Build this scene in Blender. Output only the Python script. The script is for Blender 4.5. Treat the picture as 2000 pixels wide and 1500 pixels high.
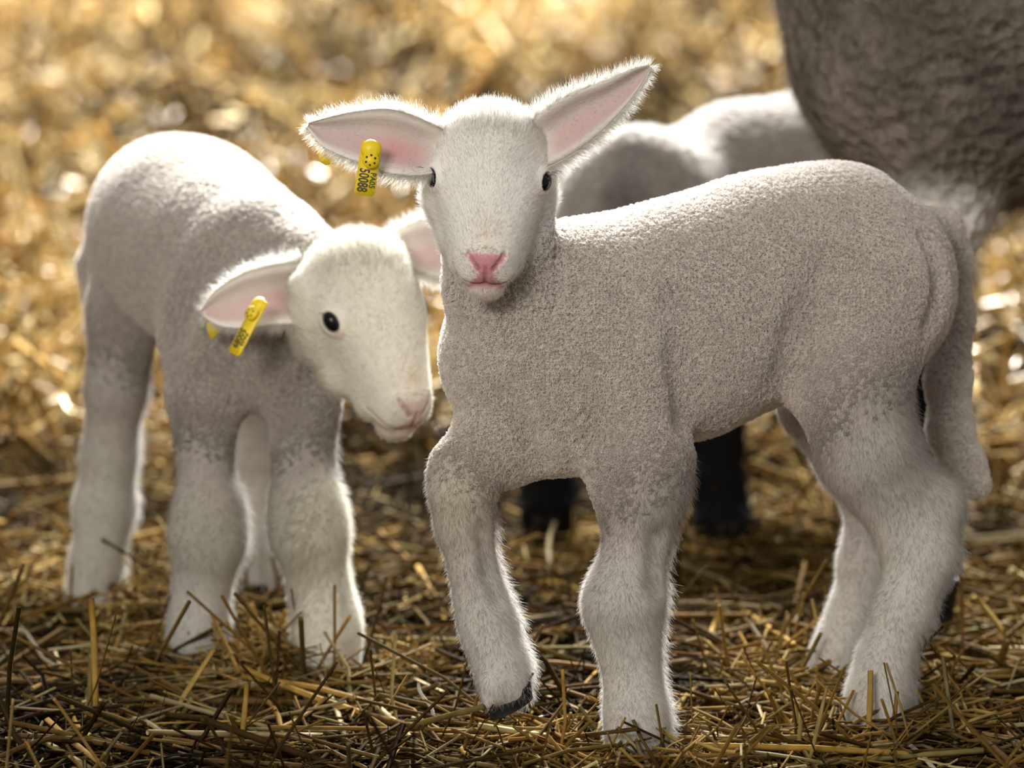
import bpy, math
import numpy as np
from mathutils import Vector, Matrix

for o in list(bpy.data.objects):
    bpy.data.objects.remove(o)
SC = bpy.context.scene
COL = SC.collection
RNG = np.random.default_rng(7)

# ------------------------------------------------------------------ camera
F = 10000.0                      # focal length in pixels of the 2000 px wide frame
PITCH = math.radians(10.0)
CAMH = 0.974
FWD = np.array([0.0, math.cos(PITCH), -math.sin(PITCH)])
UP = np.array([0.0, math.sin(PITCH), math.cos(PITCH)])
RIGHT = np.array([1.0, 0.0, 0.0])
CAM = np.array([0.0, 0.0, CAMH])
cd = bpy.data.cameras.new('camera')
cam = bpy.data.objects.new('camera', cd)
COL.objects.link(cam)
cam.location = CAM
cam.rotation_euler = (math.radians(90) - PITCH, 0, 0)
cd.sensor_width = 36.0
cd.lens = 36.0 * F / 2000.0
cd.clip_start = 0.1
cd.clip_end = 200
cd.dof.use_dof = True
cd.dof.focus_distance = 3.96
cd.dof.aperture_fstop = 4.5
SC.camera = cam

# ------------------------------------------------------------------ light
w = bpy.data.worlds.new('barn_ambience')
SC.world = w
w.use_nodes = True
bg = w.node_tree.nodes['Background']
bg.inputs[0].default_value = (1.0, 0.965, 0.92, 1)
bg.inputs[1].default_value = 0.46


def area(name, loc, aim, sx, sy, power, color):
    l = bpy.data.lights.new(name, 'AREA')
    l.shape = 'RECTANGLE'
    l.size = sx
    l.size_y = sy
    l.energy = power
    l.color = color
    o = bpy.data.objects.new(name, l)
    COL.objects.link(o)
    o.location = loc
    o.rotation_euler = (Vector(aim) - Vector(loc)).to_track_quat('-Z', 'Y').to_euler()
    return o


# daylight falling in through the open far side of the barn; a weaker fill lamp is added behind the camera
area('daylight_far_opening', (0.5, 11.8, 5.3), (0.1, 5.5, 0.2), 5.0, 2.2, 9000, (0.96, 0.98, 1.0))
area('fill_behind_camera', (-3.0, -5.0, 4.2), (0.0, 4.0, 0.3), 2.6, 2.0, 600, (1.0, 0.96, 0.90))
vs = SC.view_settings
vs.view_transform = 'Standard'
vs.look = 'None'
vs.gamma = 1.0
vs.use_curve_mapping = False
vs.exposure = 0.0
SC.cycles.max_bounces = 4
SC.cycles.diffuse_bounces = 3
SC.cycles.glossy_bounces = 2
SC.cycles.transmission_bounces = 4


# ------------------------------------------------------------------ helpers
def P(px, py, d):
    """world point seen at a pixel of the 2000x1500 frame, d metres deep"""
    return CAM + d * (FWD + (px - 1000.0) / F * RIGHT - (py - 750.0) / F * UP)


def M(px, d):
    return px * d / F


def ground_py(d):
    return 750.0 + F * (CAMH / d - math.sin(PITCH)) / math.cos(PITCH)


def tag(o, label=None, category=None, group=None, kind=None):
    if label:
        o['label'] = label
    if category:
        o['category'] = category
    if group:
        o['group'] = group
    if kind:
        o['kind'] = kind
    return o


def empty(name, loc):
    o = bpy.data.objects.new(name, None)
    o.empty_display_size = 0.05
    COL.objects.link(o)
    o.location = loc
    return o


def link(name, data, parent=None, loc=None):
    o = bpy.data.objects.new(name, data)
    COL.objects.link(o)
    if parent is not None:
        o.parent = parent
    if loc is not None:
        o.location = loc
    return o


def np_mesh(name, V, quads=None, tris=None, mats=(), colors=None, smooth=True, mat_idx=None):
    V = np.ascontiguousarray(V, dtype=np.float32)
    me = bpy.data.meshes.new(name)
    nq = 0 if quads is None else len(quads)
    nt = 0 if tris is None else len(tris)
    me.vertices.add(len(V))
    me.vertices.foreach_set('co', V.ravel())
    loops = []
    if nq:
        loops.append(np.asarray(quads, dtype=np.int32).ravel())
    if nt:
        loops.append(np.asarray(tris, dtype=np.int32).ravel())
    L = np.concatenate(loops)
    me.loops.add(len(L))
    me.loops.foreach_set('vertex_index', L)
    me.polygons.add(nq + nt)
    starts = np.concatenate([np.arange(nq) * 4, nq * 4 + np.arange(nt) * 3]).astype(np.int32)
    me.polygons.foreach_set('loop_start', starts)
    if smooth:
        me.polygons.foreach_set('use_smooth', np.ones(nq + nt, dtype=bool))
    if mat_idx is not None:
        me.polygons.foreach_set('material_index', np.asarray(mat_idx, dtype=np.int32))
    if colors is not None:
        a = me.color_attributes.new('Col', 'FLOAT_COLOR', 'POINT')
        c4 = np.ones((len(V), 4), dtype=np.float32)
        c4[:, :3] = colors
        a.data.foreach_set('color', c4.ravel())
    for m in mats:
        me.materials.append(m)
    me.update(calc_edges=True)
    me.validate()
    return me


# ------------------------------------------------------------------ materials
def nodes_of(name):
    m = bpy.data.materials.new(name)
    m.use_nodes = True
    nt = m.node_tree
    return m, nt, nt.nodes['Principled BSDF'], nt.nodes['Material Output']


def coat_material(name, scale, bump, dist, vor=0.5, rough=0.9, mott=0.12, sheen=0.0):
    """skin and short wool: pigment from the colour attribute, curl relief from noise and voronoi"""
    m, nt, b, out = nodes_of(name)
    N, L = nt.nodes, nt.links
    at = N.new('ShaderNodeAttribute')
    at.attribute_name = 'Col'
    tc = N.new('ShaderNodeTexCoord')
    vo = N.new('ShaderNodeTexVoronoi')
    vo.inputs['Scale'].default_value = scale
    no = N.new('ShaderNodeTexNoise')
    no.inputs['Scale'].default_value = scale * 0.7
    no.inputs['Detail'].default_value = 4
    nb = N.new('ShaderNodeTexNoise')
    nb.inputs['Scale'].default_value = 22
    nb.inputs['Detail'].default_value = 3
    for t in (vo, no, nb):
        L.new(tc.outputs['Object'], t.inputs['Vector'])
    mx = N.new('ShaderNodeMix')
    mx.data_type = 'FLOAT'
    mx.inputs[0].default_value = vor
    L.new(no.outputs['Fac'], mx.inputs[2])
    L.new(vo.outputs['Distance'], mx.inputs[3])
    bp = N.new('ShaderNodeBump')
    bp.inputs['Strength'].default_value = bump
    bp.inputs['Distance'].default_value = dist
    L.new(mx.outputs[0], bp.inputs['Height'])
    L.new(bp.outputs['Normal'], b.inputs['Normal'])
    mr = N.new('ShaderNodeMapRange')
    mr.inputs['From Min'].default_value = 0.3
    mr.inputs['From Max'].default_value = 0.7
    mr.inputs['To Min'].default_value = 1.0 - mott
    mr.inputs['To Max'].default_value = 1.0 + mott * 0.5
    L.new(nb.outputs['Fac'], mr.inputs['Value'])
    vm = N.new('ShaderNodeVectorMath')
    vm.operation = 'SCALE'
    L.new(at.outputs['Color'], vm.inputs[0])
    L.new(mr.outputs['Result'], vm.inputs['Scale'])
    L.new(vm.outputs['Vector'], b.inputs['Base Color'])
    b.inputs['Roughness'].default_value = rough
    b.inputs['Specular IOR Level'].default_value = 0.12
    b.inputs['Sheen Weight'].default_value = sheen
    return m


def hair_material(name, trans=0.5):
    m = bpy.data.materials.new(name)
    m.use_nodes = True
    nt = m.node_tree
    nt.nodes.clear()
    N, L = nt.nodes, nt.links
    at = N.new('ShaderNodeAttribute')
    at.attribute_name = 'Col'
    d = N.new('ShaderNodeBsdfDiffuse')
    t = N.new('ShaderNodeBsdfTranslucent')
    mx = N.new('ShaderNodeMixShader')
    mx.inputs[0].default_value = trans
    out = N.new('ShaderNodeOutputMaterial')
    L.new(at.outputs['Color'], d.inputs['Color'])
    L.new(at.outputs['Color'], t.inputs['Color'])
    L.new(d.outputs[0], mx.inputs[1])
    L.new(t.outputs[0], mx.inputs[2])
    L.new(mx.outputs[0], out.inputs['Surface'])
    return m


def plain_material(name, col, rough=0.5, spec=0.5, noise=0.0, scale=60, coat=0.0):
    m, nt, b, out = nodes_of(name)
    N, L = nt.nodes, nt.links
    tc = N.new('ShaderNodeTexCoord')
    no = N.new('ShaderNodeTexNoise')
    no.inputs['Scale'].default_value = scale
    no.inputs['Detail'].default_value = 5
    L.new(tc.outputs['Object'], no.inputs['Vector'])
    cr = N.new('ShaderNodeValToRGB')
    a = [max(0, c * (1 - noise)) for c in col]
    z = [min(1, c * (1 + noise)) for c in col]
    cr.color_ramp.elements[0].position = 0.3
    cr.color_ramp.elements[0].color = (*a, 1)
    cr.color_ramp.elements[1].position = 0.7
    cr.color_ramp.elements[1].color = (*z, 1)
    L.new(no.outputs['Fac'], cr.inputs['Fac'])
    L.new(cr.outputs['Color'], b.inputs['Base Color'])
    b.inputs['Roughness'].default_value = rough
    b.inputs['Specular IOR Level'].default_value = spec
    b.inputs['Coat Weight'].default_value = coat
    return m


def straw_material(name, per_object, rough=0.5, spec=0.12):
    m, nt, b, out = nodes_of(name)
    N, L = nt.nodes, nt.links
    tc = N.new('ShaderNodeTexCoord')
    no = N.new('ShaderNodeTexNoise')
    no.inputs['Scale'].default_value = 90
    no.inputs['Detail'].default_value = 4
    L.new(tc.outputs['Object'], no.inputs['Vector'])
    mr = N.new('ShaderNodeMapRange')
    mr.inputs['From Min'].default_value = 0.3
    mr.inputs['From Max'].default_value = 0.7
    mr.inputs['To Min'].default_value = 0.72
    mr.inputs['To Max'].default_value = 1.12
    L.new(no.outputs['Fac'], mr.inputs['Value'])
    vm = N.new('ShaderNodeVectorMath')
    vm.operation = 'SCALE'
    if per_object:
        oi = N.new('ShaderNodeObjectInfo')
        L.new(oi.outputs['Color'], vm.inputs[0])
    else:
        at = N.new('ShaderNodeAttribute')
        at.attribute_name = 'Col'
        L.new(at.outputs['Color'], vm.inputs[0])
    L.new(mr.outputs['Result'], vm.inputs['Scale'])
    if spec < 0.3:
        df = N.new('ShaderNodeBsdfDiffuse')
        tr = N.new('ShaderNodeBsdfTranslucent')
        gl = N.new('ShaderNodeBsdfGlossy')
        gl.inputs['Roughness'].default_value = rough
        m1 = N.new('ShaderNodeMixShader')
        m1.inputs[0].default_value = 0.22
        m2 = N.new('ShaderNodeMixShader')
        m2.inputs[0].default_value = spec * 0.04
        L.new(vm.outputs['Vector'], df.inputs['Color'])
        L.new(vm.outputs['Vector'], tr.inputs['Color'])
        L.new(df.outputs[0], m1.inputs[1])
        L.new(tr.outputs[0], m1.inputs[2])
        L.new(m1.outputs[0], m2.inputs[1])
        L.new(gl.outputs[0], m2.inputs[2])
        L.new(m2.outputs[0], out.inputs['Surface'])
        N.remove(b)
        return m
    L.new(vm.outputs['Vector'], b.inputs['Base Color'])
    b.inputs['Roughness'].default_value = rough
    b.inputs['Specular IOR Level'].default_value = spec
    return m


MAT_LAMB = coat_material('lamb_wool', 360, 0.9, 0.0026, 0.8, mott=0.10, sheen=0.0)
MAT_LEG = coat_material('lamb_leg_hair', 500, 0.2, 0.0012, 0.2, mott=0.10, sheen=0.0)
MAT_FACE = coat_material('lamb_short_hair', 420, 0.25, 0.002, 0.2, mott=0.07, sheen=0.0)
MAT_EWE = coat_material('ewe_wool', 75, 0.9, 0.02, 0.5, mott=0.35, sheen=0.0)
MAT_FUR = hair_material('fur_hair', 0.5)
MAT_EYE = plain_material('eye_dark', (0.004, 0.0035, 0.005), 0.2, 0.18, 0.2, 40, 0.0)
MAT_LASH = plain_material('eyelash', (0.02, 0.014, 0.01), 0.6)
MAT_HOOF = plain_material('hoof_horn', (0.012, 0.010, 0.009), 0.6, 0.12, 0.5, 120)
MAT_TAG = plain_material('tag_yellow', (0.80, 0.58, 0.015), 0.42, 0.4, 0.05, 90)
MAT_INK = plain_material('tag_ink', (0.012, 0.012, 0.01), 0.6)
MAT_STRAW = straw_material('straw', False)
MAT_STALK = straw_material('straw_stalk', True, 0.42, 0.2)
MAT_SHINY = straw_material('straw_shiny', False, 0.32, 0.45)


# ------------------------------------------------------------------ implicit surfaces
class SDF:
    def __init__(self):
        self.prims = []          # (fn, lo, hi, k, group, op)

    def cone(self, a, b, ra, rb, k, group, op=1):
        a = np.asarray(a, float)
        b = np.asarray(b, float)
        ba = b - a
        l2 = max(float(ba @ ba), 1e-12)
        ext = max(ra, rb)

        def fn(X, Y, Z):
            px, py, pz = X - a[0], Y - a[1], Z - a[2]
            t = np.clip((px * ba[0] + py * ba[1] + pz * ba[2]) / l2, 0, 1)
            dx, dy, dz = px - t * ba[0], py - t * ba[1], pz - t * ba[2]
            return np.sqrt(dx * dx + dy * dy + dz * dz) - (ra + (rb - ra) * t)
        self.prims.append((fn, np.minimum(a, b) - ext, np.maximum(a, b) + ext, k, group, op))

    def ell(self, c, r, R, k, group, op=1):
        c = np.asarray(c, float)
        r = np.asarray(r, float)
        R = np.eye(3) if R is None else np.asarray(R, float)    # columns: axes in world
        ext = r.max()

        def fn(X, Y, Z):
            px, py, pz = X - c[0], Y - c[1], Z - c[2]
            q = [(px * R[0, i] + py * R[1, i] + pz * R[2, i]) / r[i] for i in range(3)]
            k0 = np.sqrt(q[0] ** 2 + q[1] ** 2 + q[2] ** 2)
            k1 = np.sqrt((q[0] / r[0]) ** 2 + (q[1] / r[1]) ** 2 + (q[2] / r[2]) ** 2)
            return k0 * (k0 - 1.0) / np.maximum(k1, 1e-6)
        self.prims.append((fn, c - ext, c + ext, k, group, op))

    def chain(self, pts, k, group):
        """pts: (px, py, depth, radius px)"""
        q = [(P(x, y, d), M(r - (4 if group == 'leg' and r < 75 else 0), d)) for x, y, d, r in pts]
        for (a, ra), (b, rb) in zip(q[:-1], q[1:]):
            self.cone(a, b, ra, rb, k, group)

    def crease(self, pts, r, cut, k, group='torso'):
        """shallow fold along pixel points, laid on the surface the photographer sees"""
        q = []
        for x, y, d0 in pts:
            ds = np.linspace(d0 - 0.25, d0 + 0.2, 451)
            Qp = np.stack([P(x, y, d) for d in ds])
            i = int(np.argmax(self.at(Qp) < 0))
            q.append(P(x, y, ds[i] - (r - cut)))
        for a, b in zip(q[:-1], q[1:]):
            self.cone(a, b, r, r, k, group, -1)

    @staticmethod
    def comb(f, d, k, op):
        if op > 0:
            h = np.maximum(k - np.abs(f - d), 0.0) / k
            return np.minimum(f, d) - h * h * k * 0.25
        d = -d
        h = np.maximum(k - np.abs(f - d), 0.0) / k
        return np.maximum(f, d) + h * h * k * 0.25

    def at(self, Q, groups=None):
        Q = np.atleast_2d(Q)
        f = np.full(len(Q), 0.5)
        for fn, lo, hi, k, g, op in self.prims:
            if groups is not None and (g not in groups or op < 0 and 'head' not in groups):
                continue
            f = self.comb(f, fn(Q[:, 0], Q[:, 1], Q[:, 2]), k, op)
        return f

    def bounds(self):
        lo = np.min([p[1] for p in self.prims if p[5] > 0], axis=0)
        hi = np.max([p[2] for p in self.prims if p[5] > 0], axis=0)
        return lo, hi

    def mesh(self, lo, hi, h):
        n = np.ceil((hi - lo) / h).astype(int) + 1
        ax = [lo[i] + h * np.arange(n[i]) for i in range(3)]
        Fd = np.full(tuple(n), 0.05, dtype=np.float32)
        for fn, pl, ph, k, g, op in self.prims:
            m = k + 3 * h
            i0 = np.clip(np.floor((pl - m - lo) / h).astype(int), 0, n)
            i1 = np.clip(np.ceil((ph + m - lo) / h).astype(int) + 1, 0, n)
            if np.any(i1 - i0 <= 0):
                continue
            X = ax[0][i0[0]:i1[0], None, None]
            Y = ax[1][None, i0[1]:i1[1], None]
            Z = ax[2][None, None, i0[2]:i1[2]]
            s = (slice(i0[0], i1[0]), slice(i0[1], i1[1]), slice(i0[2], i1[2]))
            Fd[s] = self.comb(Fd[s], fn(X, Y, Z).astype(np.float32), k, op)
        return surface_nets(Fd, lo, h)


def surface_nets(Fd, lo, h):
    ins = Fd < 0
    nx, ny, nz = Fd.shape
    cs = [ins[a:nx - 1 + a, b:ny - 1 + b, c:nz - 1 + c] for a in (0, 1) for b in (0, 1) for c in (0, 1)]
    allin = np.logical_and.reduce(cs)
    anyin = np.logical_or.reduce(cs)
    act = anyin & ~allin
    I, J, K = np.nonzero(act)
    idx = np.full(act.shape, -1, dtype=np.int64)
    idx[I, J, K] = np.arange(len(I))
    corners = [(a, b, c) for a in (0, 1) for b in (0, 1) for c in (0, 1)]
    vals = {q: Fd[I + q[0], J + q[1], K + q[2]].astype(float) for q in corners}
    acc = np.zeros((len(I), 3))
    cnt = np.zeros(len(I))
    for q in corners:
        for axis in range(3):
            if q[axis]:
                continue
            r = list(q)
            r[axis] = 1
            v0, v1 = vals[q], vals[tuple(r)]
            cr = (v0 < 0) != (v1 < 0)
            t = np.where(cr, v0 / np.where(cr, v0 - v1, 1.0), 0)
            p = np.tile(np.array(q, float), (len(I), 1))
            p[:, axis] += t
            acc += p * cr[:, None]
            cnt += cr
    V = np.stack([I, J, K], 1) + acc / np.maximum(cnt, 1)[:, None]
    V = lo + V * h
    faces = []
    for axis in range(3):
        b, c = (axis + 1) % 3, (axis + 2) % 3
        s0 = [slice(None)] * 3
        s1 = [slice(None)] * 3
        s0[axis] = slice(0, -1)
        s1[axis] = slice(1, None)
        A, B = ins[tuple(s0)], ins[tuple(s1)]
        E = np.argwhere(A != B)
        if not len(E):
            continue
        ok = (E[:, b] > 0) & (E[:, c] > 0) & (E[:, b] < Fd.shape[b] - 1) & (E[:, c] < Fd.shape[c] - 1)
        E = E[ok]
        flip = A[E[:, 0], E[:, 1], E[:, 2]]
        quad = []
        for db, dc in ((-1, -1), (0, -1), (0, 0), (-1, 0)):
            q = E.copy()
            q[:, b] += db
            q[:, c] += dc
            quad.append(idx[q[:, 0], q[:, 1], q[:, 2]])
        Q = np.stack(quad, 1)
        Q[~flip] = Q[~flip][:, ::-1]
        faces.append(Q)
    Q = np.concatenate(faces)
    Q = Q[(Q >= 0).all(1)]
    return V, Q


def relax(V, Q, it=2, lam=0.5):
    n = len(V)
    e = np.concatenate([Q[:, [0, 1]], Q[:, [1, 2]], Q[:, [2, 3]], Q[:, [3, 0]]])
    i = np.concatenate([e[:, 0], e[:, 1]])
    j = np.concatenate([e[:, 1], e[:, 0]])
    deg = np.maximum(np.bincount(i, minlength=n), 1)
    bnd = np.zeros(n, bool)
    for k in range(it):
        m = np.stack([np.bincount(i, V[j, a], minlength=n) for a in range(3)], 1) / deg[:, None]
        V = V + lam * (m - V)
    return V


def drop_unused(V, Q):
    used = np.zeros(len(V), bool)
    used[Q.ravel()] = True
    mp = np.cumsum(used) - 1
    return V[used], mp[Q], used


def normals_of(V, Q):
    n = np.cross(V[Q[:, 2]] - V[Q[:, 0]], V[Q[:, 3]] - V[Q[:, 1]])
    N = np.stack([np.bincount(Q.ravel(), np.repeat(n[:, a], 4), minlength=len(V)) for a in range(3)], 1)
    return N / np.maximum(np.linalg.norm(N, axis=1), 1e-12)[:, None]


def unit(a):
    a = np.asarray(a, float)
    return a / np.maximum(np.linalg.norm(a, axis=-1, keepdims=True), 1e-9)


# ------------------------------------------------------------------ fur
def fur_curves(name, roots, nrm, flow, length, colors, radius, parent, curl=0.25, lift=0.5, npts=4, loc=None):
    n = len(roots)
    rnd = RNG.normal(size=(n, 3))
    d0 = unit(nrm * lift + flow * (1 - lift) + rnd * curl)
    d1 = unit(d0 * 0.75 + flow * 0.35 + RNG.normal(size=(n, 3)) * curl * 1.6)
    ts = np.linspace(0, 1, npts)
    pts = np.zeros((n, npts, 3))
    pts[:, 0] = roots - nrm * 0.0008
    for k in range(1, npts):
        mixk = (k - 0.5) / (npts - 1)
        d = unit(d0 * (1 - mixk) + d1 * mixk)
        pts[:, k] = pts[:, k - 1] + d * (length / (npts - 1))[:, None]
    c = bpy.data.hair_curves.new(name)
    c.add_curves([npts] * n)
    if 'position' not in c.attributes:
        c.attributes.new('position', 'FLOAT_VECTOR', 'POINT')
    c.attributes['position'].data.foreach_set('vector', pts.astype(np.float32).ravel())
    if 'radius' not in c.attributes:
        c.attributes.new('radius', 'FLOAT', 'POINT')
    rr = np.repeat(radius[:, None] if isinstance(radius, np.ndarray) else np.full((n, 1), radius), npts, 1) * (1 - 0.75 * ts)[None]
    c.attributes['radius'].data.foreach_set('value', rr.astype(np.float32).ravel())
    a = c.attributes.new('Col', 'FLOAT_COLOR', 'CURVE')
    c4 = np.ones((n, 4), dtype=np.float32)
    c4[:, :3] = np.clip(colors * RNG.uniform(0.65, 1.25, (n, 1)), 0, 0.95)
    a.data.foreach_set('color', c4.ravel())
    c.materials.append(MAT_FUR)
    o = link(name, c, parent, loc)
    o['kind'] = 'stuff'
    return o


def curl_tufts(name, ctr, nrm, flow, length, colors, radius, parent, per=7, spread=0.0015):
    """tight lamb curls: small buds of hairs that rise from a ring and close over its centre"""
    n = len(ctr)
    t1 = unit(np.cross(nrm, RNG.normal(size=(n, 3))))
    t2 = np.cross(nrm, t1)
    pts = np.zeros((n, per, 4, 3))
    for k in range(per):
        a = 2 * math.pi * k / per + RNG.uniform(0, 0.9, n)
        off = (t1 * np.cos(a)[:, None] + t2 * np.sin(a)[:, None]) * (spread * RNG.uniform(0.6, 1.25, n))[:, None]
        L = (length * RNG.uniform(0.75, 1.2, n))[:, None]
        pts[:, k, 0] = ctr + off - nrm * 0.0006
        pts[:, k, 1] = ctr + off * 1.25 + nrm * L * 0.5 + flow * L * 0.15
        pts[:, k, 2] = ctr + off * 0.75 + nrm * L * 0.95 + flow * L * 0.3
        pts[:, k, 3] = ctr - off * 0.25 + nrm * L * 0.9 + flow * L * 0.45 + RNG.normal(0, 0.0004, (n, 3))
    c = bpy.data.hair_curves.new(name)
    c.add_curves([4] * (n * per))
    if 'position' not in c.attributes:
        c.attributes.new('position', 'FLOAT_VECTOR', 'POINT')
    c.attributes['position'].data.foreach_set('vector', pts.astype(np.float32).ravel())
    if 'radius' not in c.attributes:
        c.attributes.new('radius', 'FLOAT', 'POINT')
    rr = np.tile(radius * np.array([1.0, 1.0, 0.85, 0.4]), n * per)
    c.attributes['radius'].data.foreach_set('value', rr.astype(np.float32))
    at = c.attributes.new('Col', 'FLOAT_COLOR', 'CURVE')
    c4 = np.ones((n * per, 4), dtype=np.float32)
    c4[:, :3] = np.clip(np.repeat(colors * RNG.uniform(0.85, 1.15, (n, 1)), per, 0) * RNG.uniform(0.85, 1.12, (n * per, 1)), 0, 0.95)
    at.data.foreach_set('color', c4.ravel())
    c.materials.append(MAT_FUR)
    o = link(name, c, parent)
    o['kind'] = 'stuff'
    return o


def sample_faces(V, Q, wv, n):
    """area- and weight-proportional random points: face index and 4 bilinear weights"""
    ar = 0.5 * np.linalg.norm(np.cross(V[Q[:, 2]] - V[Q[:, 0]], V[Q[:, 3]] - V[Q[:, 1]]), axis=1)
    p = ar * wv[Q].mean(1)
    p = p / p.sum()
    f = RNG.choice(len(Q), n, p=p)
    u, v = RNG.random(n), RNG.random(n)
    W = np.stack([(1 - u) * (1 - v), u * (1 - v), u * v, (1 - u) * v], 1)
    return f, W


def bil(A, Q, f, W):
    if A.ndim == 1:
        return (A[Q[f]] * W).sum(1)
    return (A[Q[f]] * W[:, :, None]).sum(1)


# ------------------------------------------------------------------ head shared by the lambs (millimetres; x to the side, y to the crown, z out of the face)
def rot_y(a):
    c, s = math.cos(a), math.sin(a)
    return np.array([[c, 0, s], [0, 1, 0], [-s, 0, c]])


def rot_x(a):
    c, s = math.cos(a), math.sin(a)
    return np.array([[1, 0, 0], [0, c, -s], [0, s, c]])


def rot_z(a):
    c, s = math.cos(a), math.sin(a)
    return np.array([[c, -s, 0], [s, c, 0], [0, 0, 1]])


VIEW = np.stack([RIGHT, UP, -FWD], 1)      # view frame: right, up, towards the photographer


class Head:
    def __init__(self, origin, R, s=1.0):
        self.o = np.asarray(origin, float)
        self.R = R                          # columns: head axes in world
        self.s = s * 0.001
        self.grooves = []

    def w(self, p):
        return self.o + self.R @ (np.asarray(p, float) * self.s)

    def loc(self, V):
        return ((V - self.o) @ self.R) / self.s

    def d(self, v):
        return self.R @ np.asarray(v, float)

    def build(self, S):
        s, w = self.s, self.w

        def cone(a, b, ra, rb, k=8, op=1, g='head'):
            S.cone(w(a), w(b), ra * s, rb * s, k * s, g, op)

        def ell(c, r, k=8, op=1, g='head', R=None):
            S.ell(w(c), np.array(r) * s, self.R if R is None else R, k * s, g, op)
        ell((0, 20, -28), (43, 40, 40), 12)
        ell((0, 34, -24), (33, 25, 32), 14)                # poll
        for q in (-1, 1):
            ell((q * 32, 5, -15), (15, 16, 15), 14)         # orbit
            cone((q * 32, 10, -42), (q * 22, -44, -22), 16, 15, 16)   # cheek
            cone((q * 24, 27, -38), (q * 44, 26, -38), 18, 10, 12)    # ear root
            ell((q * 35, -6, -38), (14, 24, 20), 14)        # zygomatic arch
            cone((q * 20, -8, -14), (q * 13, -60, 6), 17, 15, 14)
            cone((q * 22, -6, 0), (q * 9, -52, 21), 15, 15, 14)      # side of the nose bridge
            ell((q * 9.5, -66, 25), (12.5, 13, 12), 8)      # upper lip
            ell((q * 7.5, -58, 33), (9, 6.5, 7), 6)         # nostril wing
        cone((0, 14, -8), (0, -54, 24), 27, 16.5, 14)      # nose bridge
        ell((0, -64, 30), (10, 11, 10), 8)                 # nose pad
        cone((0, -26, -30), (0, -74, 13), 22, 12, 10)      # lower jaw
        ell((0, -81, 15), (13, 9, 11), 7)                  # chin
        # surface grooves: nostrils, philtrum, mouth
        def surf(x, y, z0=70):
            z = np.linspace(z0, -40, 441)
            Q = np.stack([self.w((x, y, q)) for q in z])
            f = S.at(Q, ('head',))
            i = int(np.argmax(f < 0))
            return z[i]
        lines = []
        for q in (-1, 1):
            lines.append(('nostril', [(q * 14.5, -53.5), (q * 13.5, -57), (q * 10.5, -62), (q * 6, -67)], (1.9, 1.6)))
            lines.append(('mouth', [(0, -78), (q * 7, -79), (q * 14, -77.5), (q * 21, -72), (q * 26, -63)], (1.2, 1.2)))
        lines.append(('philtrum', [(0, -66), (0, -71), (0, -77)], (0.9, 1.1)))
        for nm, pts, (r0, r1) in lines:
            q3 = [(x, y, surf(x, y)) for x, y in pts]
            self.grooves.append((nm, np.array(q3)))
        for nm, q3 in self.grooves:
            for a, b in zip(q3[:-1], q3[1:]):
                rr = 1.8 if nm == 'nostril' else 1.0
                cone(a, b, rr, rr, 2.0, -1)
        # eye sockets with raised lids
        self.eyes = []
        for q in (-1, 1):
            n = unit(np.array([q * 0.80, 0.10, 0.60]))
            base = np.array([q * 33.0, 1.5, -11.0])
            t = np.linspace(45, 0, 361)
            Q = np.stack([self.w(base + n * k) for k in t])
            f = S.at(Q, ('head',))
            i = int(np.argmax(f < 0))
            c = base + n * t[i]
            up = unit(np.array([0, 1.0, 0]) - n * n[1])
            sd = np.cross(up, n)
            # long axis runs from the upper back corner to the lower front corner
            la = unit(up * 0.66 - np.array([0, 0, 1.0]) * 0.56)
            la = unit(la - n * (la @ n))
            sa = np.cross(n, la)
            self.eyes.append((c, n, la, sa, q))
        for c, n, la, sa, q in self.eyes:
            Rw = self.R @ np.stack([la, sa, n], 1)
            ell(c - n * 1.6, (10.8, 8.2, 4.0), 5, 1, 'head', Rw)
            ell(c + n * 2.0, (7.6, 4.7, 6.2), 2.0, -1, 'head', Rw)


def seg_dist(Vl, pts):
    d = np.full(len(Vl), 1e9)
    for a, b in zip(pts[:-1], pts[1:]):
        ba = b - a
        t = np.clip(((Vl - a) @ ba) / max(ba @ ba, 1e-9), 0, 1)
        d = np.minimum(d, np.linalg.norm(Vl - a - t[:, None] * ba, axis=1))
    return d


def sstep(x, a, b):
    t = np.clip((x - a) / (b - a), 0, 1)
    return t * t * (3 - 2 * t)


def mixc(C, col, wgt):
    return C * (1 - wgt[:, None]) + np.asarray(col) * wgt[:, None]


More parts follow.
